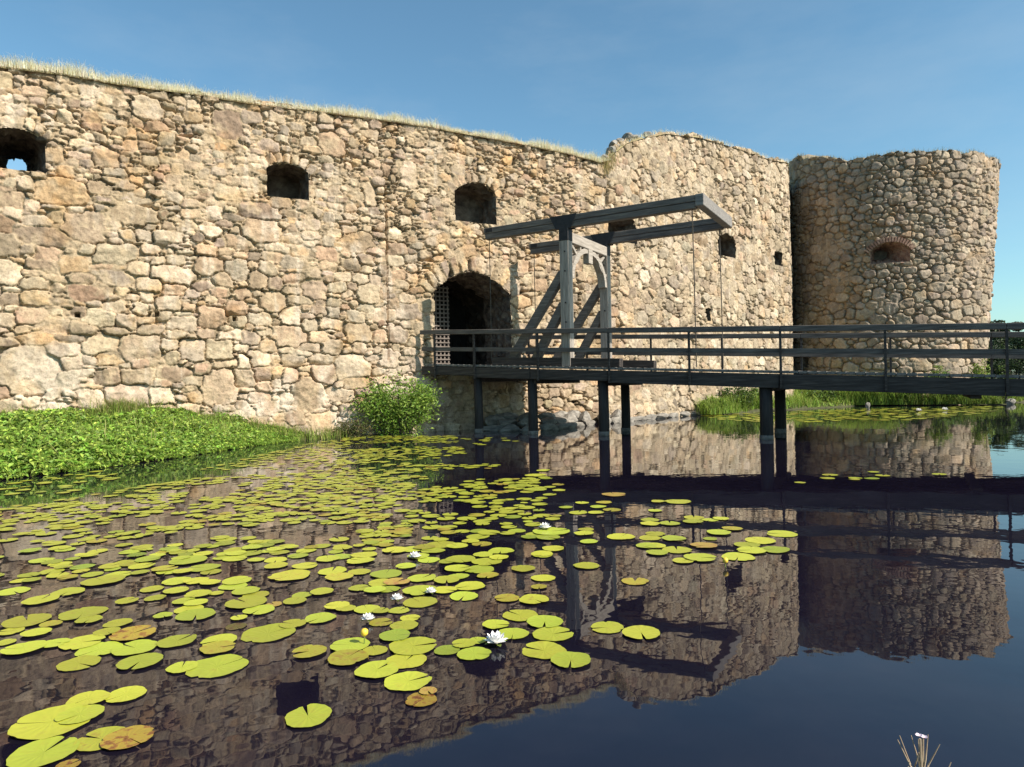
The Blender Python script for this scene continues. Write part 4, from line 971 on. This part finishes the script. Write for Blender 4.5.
UNIQ = {(52, 721): 'largest green lily pad of the lower left corner cluster', (44, 751): 'heart-shaped green lily pad at the bottom left corner', (128, 737): 'brown-yellow lily pad lying behind a green one in the bottom left cluster',
        (101, 737): 'yellow-green lily pad overlapping a brown-yellow one in the bottom left cluster', (308, 715): 'lone heart-shaped green lily pad lowest in the middle left of the water',
        (408, 680): 'round green lily pad directly above the sunken brown leaves', (421, 698): 'dark orange-brown rotting lily pad half sunk at the lower middle edge of the pads', (428, 690): 'small orange-brown leaf behind the rotting brown pad',
        (133, 633): 'narrow ochre-brown lily pad among green ones on the left', (217, 665): 'long pointed green lily pad left of the lone heart-shaped pad', (236, 625): 'dull sunken olive lily pad under a small round green one',
        (274, 603): 'pinkish orange leaf tip behind an oval green pad on the left', (641, 632): 'green lily pad farthest right in the near water, beside a slightly smaller twin', (607, 626): 'slightly smaller green pad left of the farthest right near pad',
        (635, 580): 'lone olive-yellow lily pad in the open water below the right cluster', (704, 545): 'orange lily pad in the right hand cluster', (397, 581): 'pink-orange rotting leaf in the middle cluster near the white flowers',
        (614, 494): 'curled orange lily pad below the bridge frame', (571, 659): 'ragged green lily pad at the right end of the near middle cluster', (782, 533): 'green lily pad farthest right in the right hand cluster', (290, 575): 'long yellowing lily pad in the left middle drift',
        (349 - 1, 657): 'yellowing lily pad lowest in the cluster around the yellow bud', (309, 651): 'yellow pad with a dark stain at the left end of the yellow bud cluster', (381, 621): 'yellow-orange pad beside a white lily flower', (68, 763): 'brown pad edge under the heart-shaped pad at the bottom left corner'}
for s in HAND.replace('\n', ';').split(';'):
    a = s.split(','); pads.append((float(a[0]), float(a[1]), float(a[2]), KIND[a[3]]))
zc_count = 0
GEN = {'green': 'plain green round lily pad', 'deep': 'deep green lily pad', 'yellow': 'yellowing lily pad', 'brown': 'brown lily pad', 'orange': 'orange rotting lily pad', 'sunk': 'sunken olive lily pad'}
def put_pad(x, y, r, kind, label, group, elong=1.0):
    global zc_count
    zc_count += 1
    o = bpy.data.objects.new('lily_pad', rnd.choice(PM[kind])); COL.objects.link(o)
    o.location = (x, y, .004 + .0008 * (zc_count * 7 % 11) if kind != 'sunk' else .003)
    o.scale = (r * elong, r, r); o.rotation_euler = (rnd.gauss(0, .007), rnd.gauss(0, .007), rnd.uniform(0, 6.28))
    tag(o, label, 'lily pad', group); return o
placed = []
for (px, py, w, kind) in pads:
    p = on_water(px, py, .012); r = w / 2 * p[1] / FPX
    lab = UNIQ.get((int(px), int(py))); grp = None
    if not lab:
        reg = 'on the left' if px < 240 else ('in the middle' if px < 520 else 'on the right')
        near = 'in the nearest water' if py > 600 else 'in the pads beyond the nearest water'
        lab = '%s %s %s' % (GEN[kind], near, reg); grp = 'lily pads of the moat'
    else: grp = None
    put_pad(p[0], p[1], r, kind, lab, grp); placed.append((p[0], p[1], r))
# drifts farther out: clustered scatter
def inpoly(x, y, poly):
    c = False; j = len(poly) - 1
    for i in range(len(poly)):
        if (poly[i][1] > y) != (poly[j][1] > y) and x < (poly[j][0] - poly[i][0]) * (y - poly[i][1]) / (poly[j][1] - poly[i][1]) + poly[i][0]: c = not c
        j = i
    return c
ZONES = [([(-20, 585), (-20, 512), (60, 500), (130, 488), (200, 478), (330, 470), (350, 478), (360, 540), (330, 556), (250, 556), (180, 575)], 520, .68),
         ([(345, 436), (455, 436), (465, 455), (440, 500), (400, 545), (340, 555), (330, 470)], 640, .66),
         ([(440, 463), (535, 466), (550, 482), (560, 520), (545, 545), (430, 545), (420, 505)], 120, .76),
         ([(330, 555), (470, 540), (500, 560), (470, 600), (400, 600), (330, 590)], 16, .9),
         ([(-10, 494), (0, 484), (110, 470), (125, 478), (60, 496)], 30, .8),
         ([(200, 470), (300, 445), (350, 438), (350, 470)], 190, .66),
         ([(700, 414), (860, 409), (1000, 406), (1000, 411), (930, 420), (780, 423), (705, 419)], 420, 1.2),
         ([(460, 438), (500, 438), (520, 441), (480, 446)], 14, .8), ([(800, 481), (945, 481), (940, 474), (860, 472), (800, 477)], 8, .8)]
scat = []
for zi, (poly, cnt, sc) in enumerate(ZONES):
    x0, x1 = min(p[0] for p in poly), max(p[0] for p in poly); y0, y1 = min(p[1] for p in poly), max(p[1] for p in poly)
    wp = [on_water(*p) for p in poly]; polyw = [(p[0], p[1]) for p in wp]
    X0, X1 = min(p[0] for p in polyw), max(p[0] for p in polyw); Y0, Y1 = min(p[1] for p in polyw), max(p[1] for p in polyw)
    got = 0; tries = 0
    while got < cnt and tries < 60000:
        tries += 1; x = rnd.uniform(X0, X1); y = rnd.uniform(Y0, Y1)
        if not inpoly(x, y, polyw): continue
        if zi < 3 and float(fbm(x, y, 1.1, 71, 2)) < -.13 + rnd.uniform(-.16, .16): continue
        r = rnd.uniform(.085, .15) * sc
        if any((x - a) ** 2 + (y - b) ** 2 < (.58 * (r + c)) ** 2 for a, b, c in placed): continue
        placed.append((x, y, r)); scat.append((x, y, r, zi)); got += 1
scat.sort(key=lambda s: s[1])
budget = 298 - len(pads)
far_v = []; far_f = []
MIDLAB = {0: 'green lily pad in the dense drift before the left bank', 1: 'small lily pad in the drift leading out from the willow shrub', 2: 'small lily pad in the dark reflection of the bridge underside', 3: 'green lily pad between the white flowers in the middle',
          4: 'small lily pad along the edge of the left bank plants', 5: 'small lily pad on the thin drift near the right end of the left bank', 6: 'tiny pad below the tower', 7: 'tiny pad before the ledge', 8: 'tiny pad on the deck reflection'}
restV = []; restF = []; restM = []
km = ['green', 'deep', 'yellow']
for i, (x, y, r, zi) in enumerate(scat):
    kind = rnd.choices(km + ['orange'], (.80, .10, .10, .0))[0]
    if i < budget: put_pad(x, y, r, kind, MIDLAB[zi], 'lily pads of the moat')
    else:
        if kind == 'orange': kind = 'yellow'
        n0 = len(restV); a0 = rnd.uniform(0, 6.28); zz = .004 + .0008 * (i % 11); n = 14; tl = rnd.gauss(0, .03)
        restV.append((x, y, zz))
        for k in range(n + 1):
            a = a0 + .2 + (6.283 - .4) * k / n; restV.append((x + math.cos(a) * r, y + math.sin(a) * r, zz + .002 + .5 * tl * r * math.cos(a)))
        for k in range(n): restF.append((n0, n0 + 1 + k, n0 + 2 + k)); restM.append(km.index(kind))
me = np_mesh('far_lily_pads', np.array(restV), np.array(restF), [PADS[k] for k in km], smooth=False, mat_idx=np.array(restM))
tag(link('far_lily_pads', me), 'mass of small far lily pads before the wall foot and the tower', 'lily pads', kind='stuff')

# flowers
def flat_mat(name, c, rough=.5, tr=.0):
    m, nt, b = new_mat(name); b.inputs['Base Color'].default_value = (*c, 1); b.inputs['Roughness'].default_value = rough
    n_ = N(nt, 'ShaderNodeTexNoise', Scale=40.0); r = ramp(nt, n_.outputs[0], [(.3, tuple(x * .85 for x in c)), (.7, tuple(min(x * 1.08, .9) for x in c))]); nt.links.new(r.outputs[0], b.inputs['Base Color'])
    return m
M_PETAL = flat_mat('white_petal', (.82, .80, .78)); M_STAM = flat_mat('yellow_stamen', (.75, .5, .05)); M_SEPAL = flat_mat('green_sepal', (.16, .2, .04))
def petal_ring(m, n, r, lift, ln, wd, a0):
    for i in range(n):
        a = a0 + 2 * math.pi * i / n; ca, sa = math.cos(a), math.sin(a); n0 = len(m.v)
        for (t, w) in ((0, .35), (.4, 1.0), (.75, .8), (1, .06)):
            rr = r + ln * t * math.cos(lift) * (1 - .12 * t); z = ln * t * math.sin(lift) * (1 + .25 * t)
            for s in (-1, 0, 1): m.v.append(Vector((ca * rr - sa * s * w * wd, sa * rr + ca * s * w * wd, z + (.012 * ln * 8 if s else 0) * w)))
        for k in range(3):
            for s in range(2): m.f.append([n0 + k * 3 + s, n0 + k * 3 + s + 1, n0 + (k + 1) * 3 + s + 1, n0 + (k + 1) * 3 + s])
def lily(px, py, wpx, label):
    wpx *= 1.22
    p = on_water(px, py + 2, .02); R = wpx / 2 * p[1] / FPX
    root = empty('water_lily', (p[0], p[1], .015)); tag(root, label, 'flower')
    m = MB(); petal_ring(m, 8, .12 * R, .25, .95 * R, .22 * R, .1); petal_ring(m, 8, .1 * R, .65, .85 * R, .2 * R, .45); petal_ring(m, 6, .08 * R, 1.05, .75 * R, .17 * R, .2)
    o = m.build('petals', M_PETAL); o.parent = root
    m = MB()
    for i in range(14):
        a = i * 2.4; r0 = .05 * R * (i % 3); m.tube([Vector((math.cos(a) * r0, math.sin(a) * r0, 0)), Vector((math.cos(a) * r0 * 2.2, math.sin(a) * r0 * 2.2, .34 * R))], .025 * R, 5)
    o = m.build('stamens', M_STAM); o.parent = root
    m = MB(); petal_ring(m, 4, .12 * R, .02, .9 * R, .2 * R, .4)
    o = m.build('sepals', M_SEPAL); o.parent = root
lily(496, 640, 22, 'largest white water lily flower, nearest the camera'); lily(368, 617, 13, 'white water lily flower beside the yellow-orange pad')
lily(397, 597, 12, 'white water lily flower between two others in the middle cluster'); lily(431, 590, 11, 'white water lily flower low among pads right of the middle pair')
lily(415, 555, 12, 'white water lily flower standing at the far left of the middle group'); lily(545, 526, 12, 'white water lily flower on a wide pad near the post reflection')
lily(919, 409, 6, 'tiny white flower on the pads below the tower'); lily(945, 408, 6, 'tiny white flower right of the other one below the tower')
def bud(px, py, hpx, label):
    p = on_water(px, py + hpx, .0); D0 = p[1]; h = hpx * D0 / FPX
    root = empty('yellow_lily_bud', (p[0], p[1], 0)); tag(root, label, 'flower')
    o = MB().tube([Vector((0, 0, -.05)), Vector((.004, 0, h * .8))], .004, 6).build('stem', M_SEPAL); o.parent = root
    r = .02; o = MB().tube([Vector((.004, 0, h * .75)), Vector((.004, 0, h * .75 + r * .6)), Vector((.004, 0, h * .75 + r * 1.6)), Vector((.004, 0, h * .75 + r * 2.1))], [r * .4, r, r * 1.05, r * .5], 10).build('bloom', M_STAM, None, smooth=True); o.parent = root
bud(364, 633, 12, 'yellow bud standing above the pads of the near middle cluster'); bud(725, 562, 5, 'yellow bud floating below the right hand cluster')

# dry plant on the near bank
root = empty('dry_weed', (1.115, 1.9, .05)); tag(root, 'dry twiggy weed with a small pinkish flower in the near bottom right corner', 'plant')
M_DRY = mat_noise('dry_stalk', [(.3, (.22, .15, .10)), (.7, (.42, .33, .22))], scale=20, bump=0)
wx = -.055; st = MB(); b0 = Vector((1.17 + wx, 1.9, .05)); top = Vector((1.168 + wx, 1.9, .445))
st.tube([b0, b0.lerp(top, .5) + Vector((.004, 0, 0)), top], [.005, .0042, .003], 6)
st.tube([b0.lerp(top, .3), Vector((1.182 + wx, 1.91, .44))], [.004, .0025], 6)
for (x, z, x2, z2) in ((1.168, .30, 1.122, .445), (1.165, .29, 1.12, .43), (1.17, .31, 1.232, .42), (1.172, .25, 1.245, .385), (1.165, .24, 1.118, .385), (1.17, .33, 1.2, .448), (1.17, .22, 1.12, .35), (1.175, .2, 1.25, .33), (1.17, .3, 1.15, .42), (1.172, .3, 1.19, .40), (1.17, .18, 1.13, .30), (1.17, .34, 1.178, .43), (1.168, .33, 1.16, .44), (1.17, .2, 1.22, .3)):
    x += wx; x2 += wx
    st.tube([Vector((x, 1.9, z)), Vector(((x + x2) / 2, 1.9 + rnd.uniform(-.02, .02), (z + z2) / 2 - .004)), Vector((x2, 1.9 + rnd.uniform(-.03, .03), z2))], [.0026, .0024, .0012], 5)
st.build('stalks', M_DRY, root)
M_PINK = flat_mat('pink_petal', (.72, .6, .66)); m = MB()
for (cx, cz) in ((1.183, .443), (1.168, .448)):
    n0 = len(m.v); mm = MB(); petal_ring(mm, 5, .001, .5, .011, .005, .3)
    for v in mm.v: m.v.append(v + Vector((cx + wx, 1.905, cz)))
    for f_ in mm.f: m.f.append([n0 + i for i in f_])
m.build('flower', M_PINK, root)
bpy.context.view_layer.update()
